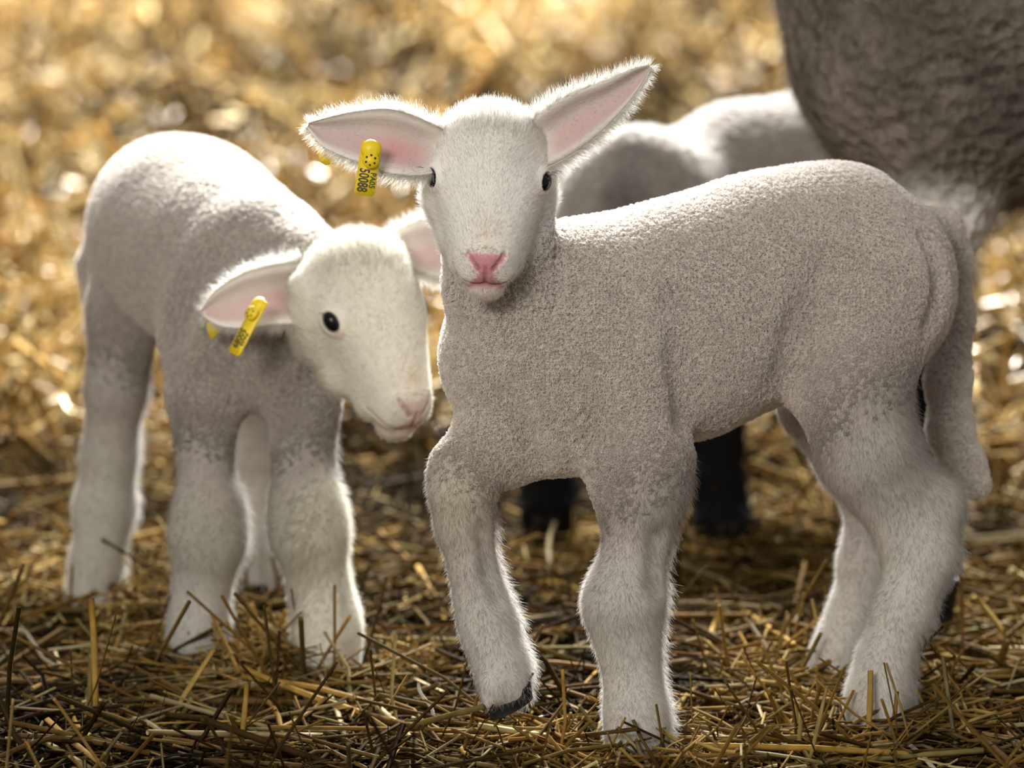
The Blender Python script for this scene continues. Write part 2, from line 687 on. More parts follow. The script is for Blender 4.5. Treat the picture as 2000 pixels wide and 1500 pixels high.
# ------------------------------------------------------------------ ear: cupped leaf of skin between two edge curves, given as pixel points with depth
def ear_mesh(up, lo, cup, thick, ns=30, nt=13):
    def resample(pts):
        q = np.array([P(*p) for p in pts])
        # Catmull-Rom through the points
        e = np.vstack([2 * q[0] - q[1], q, 2 * q[-1] - q[-2]])
        out = []
        m = len(q) - 1
        for s in np.linspace(0, m, ns):
            i = min(int(s), m - 1)
            t = s - i
            p0, p1, p2, p3 = e[i], e[i + 1], e[i + 2], e[i + 3]
            out.append(0.5 * (2 * p1 + (p2 - p0) * t + (2 * p0 - 5 * p1 + 4 * p2 - p3) * t * t + (3 * p1 - p0 - 3 * p2 + p3) * t ** 3))
        return np.array(out)
    U, Lw = resample(up), resample(lo)
    s = np.linspace(0, 1, ns)
    t = np.linspace(0, 1, nt)
    G = U[:, None] * (1 - t)[None, :, None] + Lw[:, None] * t[None, :, None]
    prof = (1 - (2 * t - 1) ** 2)
    depth = cup * (1 - 0.75 * s ** 1.5)
    G = G + (FWD * 1.0)[None, None] * (depth[:, None] * prof[None])[:, :, None]
    # soft fold near the upper edge
    G = G - FWD[None, None] * (0.004 * np.exp(-((t - 0.1) / 0.12) ** 2)[None] * np.sin(s * math.pi)[:, None])[:, :, None]
    du = np.gradient(G, axis=0)
    dv = np.gradient(G, axis=1)
    N = unit(np.cross(du, dv) + 1e-12)
    if (N.reshape(-1, 3) @ -FWD).mean() < 0:
        N = -N
    th = thick * (0.35 + 0.65 * np.sqrt(np.clip(prof, 0, 1)))[None, :, None] * (1 - 0.5 * s)[:, None, None]
    A = (G + N * th * 0.3).reshape(-1, 3)          # inner side
    B = (G - N * th * 0.7).reshape(-1, 3)          # outer side
    V = np.vstack([A, B])
    n1 = ns * nt
    g = np.arange(n1).reshape(ns, nt)
    q = np.stack([g[:-1, :-1], g[1:, :-1], g[1:, 1:], g[:-1, 1:]], -1).reshape(-1, 4)
    # orientation test
    fn = np.cross(V[q[0, 2]] - V[q[0, 0]], V[q[0, 3]] - V[q[0, 1]])
    if fn @ N.reshape(-1, 3)[q[0, 0]] < 0:
        q = q[:, ::-1]
    rim = []
    for line in (g[:, 0], g[:, -1], g[-1, :], g[0, :]):
        for a, b in zip(line[:-1], line[1:]):
            rim.append((a, b, b + n1, a + n1))
    Q = np.vstack([q, q[:, ::-1] + n1, np.array(rim)])
    S, T = np.meshgrid(s, t, indexing='ij')
    edge = np.abs(2 * T - 1)
    edge = np.maximum(edge, sstep(S, 0.9, 1.0)).ravel()
    info = dict(inner=np.concatenate([np.ones(n1), np.zeros(n1)]), edge=np.concatenate([edge, edge]),
                s=np.concatenate([S.ravel(), S.ravel()]), t=np.concatenate([T.ravel(), T.ravel()]),
                out=np.tile(unit(((U - Lw)[:, None] * np.sign(0.5 - t)[None, :, None]).reshape(-1, 3)), (2, 1)),
                axis=np.tile(unit(du.reshape(-1, 3)), (2, 1)))
    return V, Q, info


WOOL = np.array((0.46, 0.425, 0.39))
FACEW = np.array((0.78, 0.755, 0.70))
LEGW = np.array((0.495, 0.47, 0.425))
PINK = np.array((0.62, 0.36, 0.33))


def build_eye(head, e, parent, base):
    c, n, la, sa, q = e
    nu, nv = 20, 12
    V = []
    for j in range(nv + 1):
        th = math.pi * j / nv
        for i in range(nu):
            ph = 2 * math.pi * i / nu
            p = c - n * 1.5 + la * 8.4 * math.sin(th) * math.cos(ph) + sa * 5.8 * math.sin(th) * math.sin(ph) + n * 4.4 * math.cos(th)
            V.append(head.w(p) - base)
    Q = []
    for j in range(nv):
        for i in range(nu):
            Q.append((j * nu + i, j * nu + (i + 1) % nu, (j + 1) * nu + (i + 1) % nu, (j + 1) * nu + i))
    me = np_mesh('eye', np.array(V), quads=np.array(Q), mats=(MAT_EYE,))
    o = link('eye', me, parent)
    o['label'] = 'glossy dark eye'
    # lashes: a short fan of dark hairs at the upper back corner
    V, T = [], []
    for k in range(3):
        a = c + la * (8.0 - k * 1.2) + sa * 0.6 + n * 3.2
        tip = a + n * (8.5 - 2 * k) + la * (0.5 - 1.2 * k) + np.array([q * 2.5, -0.5, 0])
        mid = (a + tip) / 2 + la * 1.2
        s1 = unit(np.cross(n, la)) * 0.28
        i = len(V)
        V += [head.w(a - s1) - base, head.w(a + s1) - base, head.w(a + la * 0.5) - base, head.w(mid - s1 * 0.7) - base, head.w(mid + s1 * 0.7) - base, head.w(mid + la * 0.4) - base, head.w(tip) - base]
        T += [(i, i + 1, i + 4), (i, i + 4, i + 3), (i + 1, i + 2, i + 5), (i + 1, i + 5, i + 4), (i + 2, i, i + 3), (i + 2, i + 3, i + 5), (i + 3, i + 4, i + 6), (i + 4, i + 5, i + 6), (i + 5, i + 3, i + 6)]
    me = np_mesh('eyelashes', np.array(V), tris=np.array(T), mats=(MAT_LASH,))
    ol = link('eyelashes', me, o)
    ol['kind'] = 'stuff'
    return o


def build_hoof(pos, fwd, parent, base, s=1.0, tilt=0.0, hz=1.0):
    """cloven hoof: two pointed toes side by side, sole down; pos = centre of the sole"""
    fwd = unit(np.array([fwd[0], fwd[1], 0.0]))
    side = np.array([-fwd[1], fwd[0], 0.0])
    up = np.array([0, 0, 1.0])
    ct, st = math.cos(tilt), math.sin(tilt)
    f2 = fwd * ct - up * st
    u2 = up * ct + fwd * st
    V, Q, T = [], [], []
    for q in (-1, 1):
        prof = [(-14, 7.5), (-10, 9.5), (-2, 10.0), (8, 8.5), (15, 5.5), (19, 1.8)]
        i0 = len(V)
        ring = []
        for x, w_ in prof:
            ring.append((x, q * 1.0))
        for x, w_ in reversed(prof):
            ring.append((x, q * (1.0 + w_ * 1.15)))
        m = len(ring)
        for z, sc_, sh in ((0, 1.0, 0), (6, 0.98, -1.0), (14, 0.86, -4.0), (22, 0.7, -8.0)):
            for x, y in ring:
                V.append(np.asarray(pos) + s * 0.001 * (f2 * (x * sc_ + sh) + side * (y * (0.9 + 0.1 * sc_)) + u2 * z * hz) - base)
        for k in range(3):
            for j in range(m):
                a, b = i0 + k * m + j, i0 + k * m + (j + 1) % m
                Q.append((a, b, b + m, a + m))
        for z in (0, 3):
            cen = np.mean(V[i0 + z * m:i0 + z * m + m], axis=0)
            V.append(cen)
            for j in range(m):
                T.append((i0 + z * m + j, i0 + z * m + (j + 1) % m, len(V) - 1))
    me = np_mesh('hoof', np.array(V), quads=np.array(Q), tris=np.array(T), mats=(MAT_HOOF,), smooth=False)
    o = link('hoof', me, parent)
    o['label'] = 'dark cloven hoof'
    return o


def lamb(name, label, S, base, head=None, ears=(), h=0.0026, fur_n=90000, leg_dark=None, colour_fn=None, body_face_dir=None,
         fur_r=0.00012, wool_len=0.0030, tuft=0.0016, tuft_dens=0.22, wool_gain=1.9, nose=(0.52, 0.16, 0.20), nose_w=0.85, groove_w=0.65):
    base = np.asarray(base, float)
    root = empty(name, base)
    lo, hi = S.bounds()
    lo, hi = lo - 0.012, hi + 0.012
    V, Q = S.mesh(lo, hi, h)
    n_coarse = len(V)
    if head is not None:
        c = head.w((0, -5, -5))
        r = 0.001 * np.array([62, 62, 98])
        hl, hh = c - r, c + r
        hf = 0.00115
        Vh, Qh = S.mesh(hl, hh, hf)
        cen = V[Q].mean(1)
        keep = ~((cen > hl + 2.0 * hf).all(1) & (cen < hh - 2.0 * hf).all(1))
        Q = Q[keep]
        V, Q, _ = drop_unused(V, Q)
        Vh, Qh, _ = drop_unused(Vh, Qh)
        V = relax(V, Q, 2, 0.4)
        Vh = relax(Vh, Qh, 1, 0.4)
        n_coarse = len(V)
        Q = np.vstack([Q, Qh + len(V)])
        V = np.vstack([V, Vh])
    else:
        V = relax(V, Q, 2, 0.4)
    # region weights
    reg = {}
    for g in ('torso', 'leg', 'head', 'tail', 'neck'):
        if any(p[4] == g for p in S.prims):
            reg[g] = S.at(V, (g,))
        else:
            reg[g] = np.full(len(V), 0.5)
    N = normals_of(V, Q)
    whead = sstep(np.minimum(reg['torso'], reg['neck']) - reg['head'], -0.004, 0.010)
    wleg = sstep(np.minimum(np.minimum(reg['torso'], reg['neck']), reg['tail']) - reg['leg'] + RNG.normal(0, 0.004, len(V)), -0.012, 0.065)
    C = np.tile(WOOL, (len(V), 1))
    # thinly haired, pinkish grey upper legs turning to paler hair lower down
    dleg = np.minimum(np.minimum(reg['torso'], reg['neck']), reg['tail']) - reg['leg']
    wlow = sstep(dleg, 0.04, 0.15)
    LC = np.array((0.385, 0.345, 0.315)) * (1 - wlow[:, None]) + LEGW * wlow[:, None]
    C = C * (1 - wleg[:, None]) + LC * wleg[:, None]
    C = mixc(C, FACEW, whead)
    # bare skin shows pinkish on the inner side of the upper legs
    if head is not None:
        Vl = head.loc(V)
        front = (whead > 0.5)
        pad = np.zeros(len(V))
        y = Vl[:, 1]
        x = np.abs(Vl[:, 0])
        zf = Vl[:, 2]
        # nose pad: V shape between the nostrils down to the lip
        wdt = np.interp(y, [-84, -79, -76, -72, -66, -58, -55, -53], [9, 13, 10, 6.0, 9.0, 14, 15.5, 13])
        jit = RNG.normal(0, 1.1, len(V))
        pad = sstep(wdt + jit - x, -3.0, 2.2) * sstep(-y + jit, 52.5, 57.0) * (1 - sstep(-y, 79, 83)) * sstep(zf, 14, 20)
        C = mixc(C, nose, nose_w * pad)
        low = sstep(-y, 74, 78) * sstep(zf, 8, 16) * (y > -92) * sstep(20 - x, -2, 6)
        C = mixc(C, (0.66, 0.46, 0.43), 0.25 * low)
        for nm, q3 in head.grooves:
            dd = seg_dist(Vl, q3)
            if nm == 'nostril':
                C = mixc(C, (0.13, 0.03, 0.035), 0.9 * (1 - sstep(dd, 0.9, 2.4)))
            else:
                C = mixc(C, (0.38, 0.15, 0.15), groove_w * (1 - sstep(dd, 0.8, 2.6)))
        dirt = sstep(y, 22, 40) * sstep(zf, -30, 0) * np.clip(RNG.normal(0.25, 0.35, len(V)), 0, 1)
        C = mixc(C, (0.42, 0.37, 0.29), 0.55 * dirt)
        br = np.exp(-((Vl[:, 0] / 11) ** 2 + ((y + 40) / 12) ** 2)) * sstep(zf, 5, 15)
        C = mixc(C, (0.70, 0.58, 0.46), 0.5 * br)
        for c_, n_, la_, sa_, q_ in head.eyes:
            r_ = Vl - c_
            dd = np.sqrt(((r_ @ la_) / 8.6) ** 2 + ((r_ @ sa_) / 6.0) ** 2 + ((r_ @ n_) / 9) ** 2)
            C = mixc(C, (0.09, 0.05, 0.045), 0.9 * (1 - sstep(dd, 0.92, 1.16)))
            dd2 = np.linalg.norm(r_ + la_ * 11.5, axis=1)
            C = mixc(C, (0.52, 0.30, 0.29), 0.35 * (1 - sstep(dd2, 2, 7)))
    if colour_fn is not None:
        C = colour_fn(V, N, C, reg)
    parts_V, parts_Q, parts_C = [V], [Q], [C]
    midx = [np.where(whead[Q].mean(1) > 0.5, 1, np.where(wleg[Q].mean(1) > 0.6, 2, 0))]
    off = len(V)
    earinfo = []
    for (eu, el, cup, th, pinkness) in ears:
        Ve, Qe, info = ear_mesh(eu, el, cup, th)
        Ce = np.tile(FACEW * np.array((0.97, 0.95, 0.93)), (len(Ve), 1))
        s_, t_ = info['s'], info['t']
        blot = np.exp(-(((s_ - 0.36) / 0.16) ** 2 + ((t_ - 0.62) / 0.22) ** 2))
        Ce = mixc(Ce, np.where(t_[:, None] < 0.45, (0.54, 0.46, 0.42), (0.56, 0.42, 0.39)), info['inner'] * (1 - sstep(info['edge'], 0.60, 0.95)) * sstep(s_, 0.06, 0.26))
        Ce = mixc(Ce, (0.62, 0.27, 0.28), info['inner'] * blot * pinkness * 0.8)
        parts_V.append(Ve)
        parts_Q.append(Qe + off)
        parts_C.append(Ce)
        midx.append(np.ones(len(Qe), int))
        earinfo.append((Ve, Qe, info, Ce))
        off += len(Ve)
    VV, QQ, CC = np.vstack(parts_V), np.vstack(parts_Q), np.vstack(parts_C)
    me = np_mesh('body', VV - base, quads=QQ, mats=(MAT_LAMB, MAT_FACE, MAT_LEG), colors=np.clip(CC, 0, 1), mat_idx=np.concatenate(midx))
    body = link('body', me, root)
    # ---- fur
    dn = np.array([0, 0, -1.0])
    flow = np.tile(dn, (len(V), 1)) + RNG.normal(size=V.shape) * 0.2
    length = np.full(len(V), wool_len)
    dens = np.full(len(V), tuft_dens)
    length = length * (1 - wleg) + 0.0062 * wleg
    dens = dens * (1 - wleg) + 0.9 * wleg
    back = np.clip(N @ np.array([0.9, 0.3, 0.1]), 0, 1)
    length = length + 0.0085 * wleg * back ** 2
    if head is not None:
        ctr = head.w((0, -48, 10))
        fl = unit(V - ctr) + head.d((0, 0.35, 0))
        flow = flow * (1 - whead[:, None]) + fl * whead[:, None]
        length = length * (1 - whead) + 0.0042 * whead
        yl = Vl[:, 1]
        crown = sstep(yl, 30, 52) * whead
        length += 0.0060 * crown
        jaw = sstep(-Vl[:, 2], 5, 40) * sstep(-yl, -10, 20) * whead
        length += 0.0055 * jaw
        dens = dens * (1 - whead) + 2.2 * whead
        nosew = pad
        dens = dens * (1 - 0.95 * nosew)
        for c_, n_, la_, sa_, q_ in head.eyes:
            dd = np.linalg.norm(Vl - c_, axis=1)
            dens *= sstep(dd, 10.0, 13.5)
        for nm, q3 in head.grooves:
            dens *= 0.15 + 0.85 * sstep(seg_dist(Vl, q3), 1.5, 3.0)
    flow = unit(flow - N * (flow * N).sum(1, keepdims=True))
    # wool: one tight curl at every mesh vertex outside head and legs
    wl_v = np.maximum(wleg, whead)
    pick = np.nonzero((RNG.random(len(V)) > wl_v ** 4) & ((np.arange(len(V)) < n_coarse) | (RNG.random(len(V)) < (0.00115 / h) ** 2)))[0]
    cv = V[pick] + RNG.normal(0, tuft * 0.3, (len(pick), 3))
    cv -= N[pick] * ((cv - V[pick]) * N[pick]).sum(1, keepdims=True)
    curl_tufts('wool', cv - base, N[pick], flow[pick], wool_len * (1 - 0.65 * wl_v[pick]) * RNG.uniform(0.75, 1.25, len(pick)), C[pick] * (1.0 + (wool_gain - 1.0) * (1 - wl_v[pick] ** 2.5))[:, None], fur_r * 1.7, body, 6, tuft)
    f, W = sample_faces(V, Q, dens * sstep(wl_v, 0.05, 0.55), fur_n)
    r, nn, fl = bil(V, Q, f, W), unit(bil(N, Q, f, W)), unit(bil(flow, Q, f, W))
    ln = bil(length, Q, f, W) * RNG.uniform(0.55, 1.25, fur_n)
    wl = bil(wl_v, Q, f, W)
    cc = bil(C, Q, f, W) * (0.85 + 0.3 * wl)[:, None]
    ln = ln * (0.45 + 0.55 * sstep(wl, 0.1, 0.8))
    fur_curves('short_hair', r - base, nn, fl, ln, cc, fur_r * 0.9, body, curl=0.16, lift=0.42, npts=4)
    for Ve, Qe, info, Ce in earinfo:
        Ne = normals_of(Ve, Qe)
        de = 0.5 + 2.5 * sstep(info['edge'], 0.7, 1.0) + 1.2 * (1 - info['inner'])
        ne = int(fur_n * 0.085)
        f, W = sample_faces(Ve, Qe, de, ne)
        ed = bil(info['edge'], Qe, f, W)
        ins_ = bil(info['inner'], Qe, f, W)
        r, nn = bil(Ve, Qe, f, W), unit(bil(Ne, Qe, f, W))
        fl = unit(bil(info['axis'], Qe, f, W) * 0.8 + bil(info['out'], Qe, f, W) * sstep(ed, 0.5, 1.0)[:, None] * 1.1)
        ln = (0.0035 + 0.0100 * sstep(ed, 0.7, 1.0) * (1.1 - 0.7 * bil(info['s'], Qe, f, W))) * RNG.uniform(0.5, 1.3, ne)
        cc = np.tile(FACEW * 1.08, (ne, 1)) * (1 - ins_[:, None] * 0.5) + bil(Ce, Qe, f, W) * ins_[:, None] * 0.5
        fur_curves('ear_fringe', r - base, nn, fl, ln, cc, fur_r * 0.9, body, curl=0.2, lift=0.3, npts=5)
    if head is not None:
        for e in head.eyes:
            build_eye(head, e, root, base)
    tag(root, label, 'lamb')
    return root, body


# ------------------------------------------------------------------ ground
def ground_h(x, y):
    far = np.clip((y - 5.2) / 1.6, 0, 1)
    return -0.028 + far * (0.045 * np.sin(x * 27 + 3 * np.sin(y * 4)) * np.sin(y * 10 + 2 * np.sin(x * 9)) + 0.025 * np.sin(x * 51 + 2 * np.sin(y * 9)) * np.sin(y * 19 + x * 13) + 0.035 * np.sin(x * 3.1 + y * 1.7) * np.sin(y * 2.3 + 1.0) + 0.02 * np.sin(x * 7.3 - y * 5.1)) + 0.006 * np.sin(x * 17 + 2) * np.sin(y * 13)


gx = np.concatenate([np.linspace(-9, -2.6, 14)[:-1], np.linspace(-2.6, 2.6, 221), np.linspace(2.6, 9, 14)[1:]])
gy = np.concatenate([np.linspace(-3, 2.5, 12)[:-1], np.linspace(2.5, 14, 288)])
GX, GY = np.meshgrid(gx, gy, indexing='ij')
GZ = ground_h(GX, GY)
g = np.arange(GX.size).reshape(GX.shape)
q = np.stack([g[:-1, :-1], g[1:, :-1], g[1:, 1:], g[:-1, 1:]], -1).reshape(-1, 4)
mg, nt, b, out = nodes_of('litter_floor')
N_, L_ = nt.nodes, nt.links
tc = N_.new('ShaderNodeTexCoord')
n1 = N_.new('ShaderNodeTexNoise')
n1.inputs['Scale'].default_value = 90
n1.inputs['Detail'].default_value = 6
L_.new(tc.outputs['Object'], n1.inputs['Vector'])
cr = N_.new('ShaderNodeValToRGB')
cr.color_ramp.elements[0].position = 0.35
cr.color_ramp.elements[0].color = (0.012, 0.007, 0.003, 1)
cr.color_ramp.elements[1].position = 0.75
cr.color_ramp.elements[1].color = (0.085, 0.05, 0.02, 1)
L_.new(n1.outputs['Fac'], cr.inputs['Fac'])
L_.new(cr.outputs['Color'], b.inputs['Base Color'])
bp = N_.new('ShaderNodeBump')
bp.inputs['Strength'].default_value = 0.8
bp.inputs['Distance'].default_value = 0.01
L_.new(n1.outputs['Fac'], bp.inputs['Height'])
L_.new(bp.outputs['Normal'], b.inputs['Normal'])
b.inputs['Roughness'].default_value = 1.0
b.inputs['Specular IOR Level'].default_value = 0.0
floor = link('floor', np_mesh('floor', np.stack([GX, GY, GZ], -1).reshape(-1, 3), quads=q, mats=(mg,)))
tag(floor, 'trodden brown earth and chaff under the straw', 'floor', kind='structure')

STRAW_COLS = np.array([(0.46, 0.27, 0.075), (0.56, 0.36, 0.12), (0.34, 0.19, 0.055), (0.62, 0.46, 0.20), (0.24, 0.135, 0.045),
                       (0.70, 0.58, 0.34), (0.36, 0.25, 0.09), (0.17, 0.10, 0.04)])


def straw_batch(n, xr, yr, lenr, radr, layers, sides, segs, colw, steep=0.14, stand=0.04, flat=0.6, tone=(0.06, 0.48), centers=None, hue=(0.97, 0.92, 0.74), sharp=(0.15, 0.8)):
    """n bent stalks as one numpy tube mesh"""
    x = RNG.uniform(-1, 1, n)
    y = yr[0] + (yr[1] - yr[0]) * RNG.random(n)
    x = x * (xr[0] + xr[1] * y)
    if centers is not None:
        cc_ = np.asarray(centers)[RNG.integers(len(centers), size=n)]
        ang, rr_ = RNG.uniform(0, 2 * math.pi, n), RNG.uniform(0.040, 0.095, n)
        x, y = cc_[:, 0] + rr_ * np.cos(ang), cc_[:, 1] + rr_ * np.sin(ang)
    z = ground_h(x, y) + layers[0] + (layers[1] - layers[0]) * RNG.random(n) ** 1.3
    ln = np.exp(RNG.uniform(math.log(lenr[0]), math.log(lenr[1]), n))
    rad = np.exp(RNG.uniform(math.log(radr[0]), math.log(radr[1]), n))
    yaw = RNG.uniform(0, 2 * math.pi, n)
    pit = RNG.normal(0, steep, n)
    st = RNG.random(n) < stand
    pit = np.where(st, RNG.uniform(0.4, 1.2, n), pit)
    d = np.stack([np.cos(yaw) * np.cos(pit), np.sin(yaw) * np.cos(pit), np.sin(pit)], 1)
    side = unit(np.cross(d, np.array([0, 0, 1.0])) + 1e-6)
    upv = np.cross(side, d)
    bend = RNG.normal(0, 0.10, n)
    bend2 = RNG.normal(0, 0.10, n)
    c0 = np.stack([x, y, z], 1)
    c0[:, 2] += np.where(st, np.sin(pit) * ln * 0.3, 0)
    nr = segs + 1
    ts = np.linspace(-0.5, 0.5, nr)
    V = np.zeros((n, nr, sides, 3))
    roll = RNG.uniform(0, 2 * math.pi, n)
    fl = RNG.uniform(1 - flat, 1, n)
    for k, t in enumerate(ts):
        b_ = (0.25 - t * t) * 2
        cen = c0 + d * (ln * t)[:, None] + side * (ln * bend * b_)[:, None] + upv * (ln * bend2 * b_)[:, None]
        for j in range(sides):
            a = 2 * math.pi * j / sides
            ca, sa = math.cos(a), math.sin(a) * fl
            cu = ca * np.cos(roll) - sa * np.sin(roll)
            cv = ca * np.sin(roll) + sa * np.cos(roll)
            V[:, k, j] = cen + side * (rad * cu)[:, None] + upv * (rad * cv)[:, None]
    i = np.arange(n)[:, None, None] * (nr * sides)
    kk = np.arange(segs)[None, :, None]
    jj = np.arange(sides)[None, None, :]
    a = i + kk * sides + jj
    b_ = i + kk * sides + (jj + 1) % sides
    Qd = np.stack([a, b_, b_ + sides, a + sides], -1).reshape(-1, 4)
    colw = np.array(colw) / np.sum(colw)
    C = STRAW_COLS[RNG.choice(len(STRAW_COLS), n, p=colw)] * RNG.uniform(0.7, 1.2, (n, 1))
    damp = 0.5 + 0.5 * np.sin(x * 6.1 + 2.2 * np.sin(y * 3.3)) * np.sin(y * 5.3 + 1.7 * np.sin(x * 4.4 + 1))
    damp2 = 0.5 + 0.5 * np.sin(x * 41 + 2.2 * np.sin(y * 13)) * np.sin(y * 8 + 1.7 * np.sin(x * 14 + 1))
    C = C * (tone[0] + (tone[1] - tone[0]) * sstep(0.5 * damp + 0.5 * damp2, *sharp))[:, None] * np.array(hue)
    C = np.repeat(C, nr * sides, 0)
    return V.reshape(-1, 3), Qd, C


def merge(parts):
    VV, QQ, CC, off = [], [], [], 0
    for V, Q, C in parts:
        VV.append(V)
        QQ.append(Q + off)
        CC.append(C)
        off += len(V)
    return np.vstack(VV), np.vstack(QQ), np.vstack(CC)


FEET = [P(px, py, d)[:2] for px, py, d in ((1245, 1465, 3.985), (1712, 1425, 4.055), (1622, 1335, 4.22), (384, 1290, 4.295), (640, 1295, 4.27), (172, 1195, 4.50), (512, 1165, 4.56))]
near = merge([
    straw_batch(30000, (0.25, 0.11), (3.3, 5.3), (0.02, 0.10), (0.0006, 0.0016), (0.0, 0.030), 3, 2, (5, 3, 6, 1, 6, 0.5, 4, 5), 0.16, 0.05),
    straw_batch(9000, (0.25, 0.11), (3.3, 5.2), (0.04, 0.17), (0.0010, 0.0024), (0.008, 0.034), 5, 2, (5, 5, 3, 3, 2, 1.2, 3, 1), 0.15, 0.05),
    straw_batch(2600, (0, 0), (0, 1), (0.03, 0.11), (0.0008, 0.0020), (0.012, 0.044), 5, 2, (5, 5, 2, 3, 1, 0.8, 3, 0.5), 0.22, 0.10, tone=(0.3, 0.6), centers=FEET),
    straw_batch(450, (0.25, 0.09), (3.5, 5.2), (0.02, 0.07), (0.0008, 0.0020), (0.02, 0.036), 4, 2, (0, 1, 0, 2, 0, 6, 0, 0), 0.25, 0.05, flat=0.8, tone=(0.5, 1.1)),
])
o = link('straw_litter', np_mesh('straw_litter', near[0], quads=near[1], mats=(MAT_STRAW,), colors=near[2]))
tag(o, 'trodden brown chopped straw bedding around the lambs\' feet', 'straw', kind='stuff')
far = merge([
    straw_batch(40000, (0.35, 0.11), (5.0, 12.5), (0.05, 0.26), (0.0016, 0.0042), (0.0, 0.06), 4, 1, (5, 6, 3, 5, 2, 3, 3, 1), 0.35, 0.10, tone=(0.03, 0.80), hue=(0.97, 0.94, 0.92), sharp=(0.28, 0.72)),
    straw_batch(9000, (0.35, 0.11), (5.3, 12.5), (0.10, 0.32), (0.0025, 0.006), (0.02, 0.10), 5, 1, (3, 5, 1, 5, 1, 4, 1, 0.5), 0.4, 0.12, tone=(0.05, 1.05), hue=(0.97, 0.95, 0.95), sharp=(0.28, 0.72)),
])
nmat = len(far[1])
wide = straw_batch(15000, (1.5, 0.18), (2.6, 12.5), (0.06, 0.26), (0.0015, 0.004), (0.0, 0.04), 4, 1, (5, 6, 3, 4, 2, 2, 3, 1), 0.2, 0.05, tone=(0.06, 0.6))
far = merge([far, wide])
nmat = len(far[1])
shiny = straw_batch(9000, (0.35, 0.11), (5.1, 12.5), (0.015, 0.07), (0.0016, 0.0045), (0.04, 0.11), 4, 1, (0, 1, 0, 2, 0, 6, 0, 0), 0.5, 0.15, flat=0.85, tone=(0.7, 1.3))
far = merge([far, shiny])
o = link('straw_bedding', np_mesh('straw_bedding', far[0], quads=far[1], mats=(MAT_STRAW, MAT_SHINY), colors=np.clip(far[2], 0, 0.9), smooth=False,
                                  mat_idx=(np.arange(len(far[1])) >= nmat).astype(int)))
tag(o, 'deep golden straw bedding spread out behind the animals', 'straw', kind='stuff')

# ------------------------------------------------------------------ lamb in front, head turned to the photographer
base = P(1400, 1450, 4.08)
base[2] = 0
S = SDF()
S.chain([(1040, 690, 4.03, 150), (1150, 640, 4.04, 192), (1340, 605, 4.07, 198), (1500, 558, 4.10, 200), (1630, 540, 4.125, 200), (1690, 560, 4.135, 165)], 0.03, 'torso')
S.chain([(1040, 700, 4.02, 165), (1095, 765, 4.02, 160)], 0.03, 'torso')
S.chain([(1210, 700, 4.02, 165), (1330, 690, 4.06, 140), (1450, 640, 4.09, 130)], 0.03, 'torso')
S.chain([(1110, 600, 4.035, 140), (990, 548, 4.00, 114), (975, 470, 3.985, 95), (962, 330, 3.975, 80)], 0.014, 'neck')
# near foreleg, standing
S.chain([(1215, 780, 4.00, 120), (1250, 900, 3.99, 92), (1252, 970, 3.99, 76), (1244, 1060, 3.99, 56), (1222, 1155, 3.985, 68), (1216, 1188, 3.985, 68), (1228, 1265, 3.99, 54), (1238, 1350, 3.99, 49), (1243, 1410, 3.985, 56), (1245, 1462, 3.98, 62)], 0.02, 'leg')
# far foreleg, lifted
S.chain([(1050, 800, 4.03, 110), (975, 862, 4.01, 82), (902, 918, 3.99, 60), (902, 965, 3.985, 59), (908, 1030, 3.99, 52), (924, 1110, 3.995, 45), (942, 1180, 4.00, 50), (956, 1235, 4.00, 52), (980, 1300, 3.995, 51), (992, 1345, 3.985, 46)], 0.015, 'leg')
S.chain([(968, 1195, 4.0, 34), (994, 1215, 4.0, 20)], 0.008, 'leg')
S.chain([(962, 1340, 3.975, 30), (950, 1380, 3.97, 12)], 0.012, 'leg')
# near hind leg
S.chain([(1690, 600, 4.09, 150), (1662, 740, 4.06, 108), (1690, 862, 4.06, 86), (1772, 955, 4.08, 58), (1836, 985, 4.085, 44)], 0.022, 'leg')
S.chain([(1820, 990, 4.085, 62), (1800, 1085, 4.08, 68), (1762, 1195, 4.07, 57), (1728, 1290, 4.065, 54), (1716, 1360, 4.06, 62), (1712, 1425, 4.055, 68)], 0.015, 'leg')
S.chain([(1700, 915, 4.065, 78), (1752, 1010, 4.075, 62)], 0.025, 'leg')
# far hind leg
S.chain([(1655, 640, 4.18, 130), (1630, 780, 4.20, 100), (1665, 900, 4.22, 66), (1710, 990, 4.235, 52), (1695, 1090, 4.235, 52), (1662, 1200, 4.23, 42), (1638, 1270, 4.225, 46), (1622, 1335, 4.22, 50)], 0.02, 'leg')
# tail
S.chain([(1770, 460, 4.17, 60), (1836, 452, 4.19, 36), (1862, 510, 4.205, 28), (1868, 620, 4.21, 26), (1852, 740, 4.21, 36), (1856, 840, 4.205, 36), (1880, 910, 4.20, 34), (1904, 945, 4.195, 26)], 0.012, 'tail')
S.crease([(1610, 540, 4.1), (1585, 640, 4.1), (1550, 735, 4.1)], 0.016, 0.005, 0.022)
S.crease([(1325, 600, 4.1), (1345, 710, 4.1), (1342, 815, 4.1)], 0.014, 0.005, 0.020)
S.crease([(1092, 500, 4.05), (1084, 580, 4.05), (1060, 660, 4.05)], 0.006, 0.0025, 0.008)
S.crease([(1130, 560, 4.05), (1112, 640, 4.05)], 0.006, 0.002, 0.008)
S.crease([(1165, 740, 4.02), (1172, 850, 4.02), (1176, 930, 4.02)], 0.012, 0.004, 0.016)
S.crease([(985, 770, 4.02), (1025, 850, 4.02), (1050, 905, 4.02)], 0.009, 0.0035, 0.012)
S.crease([(1810, 470, 4.15), (1835, 540, 4.15), (1815, 640, 4.15)], 0.008, 0.0012, 0.012)
S.crease([(1290, 1060, 4.0), (1288, 1140, 4.0)], 0.009, 0.003, 0.012, 'leg')
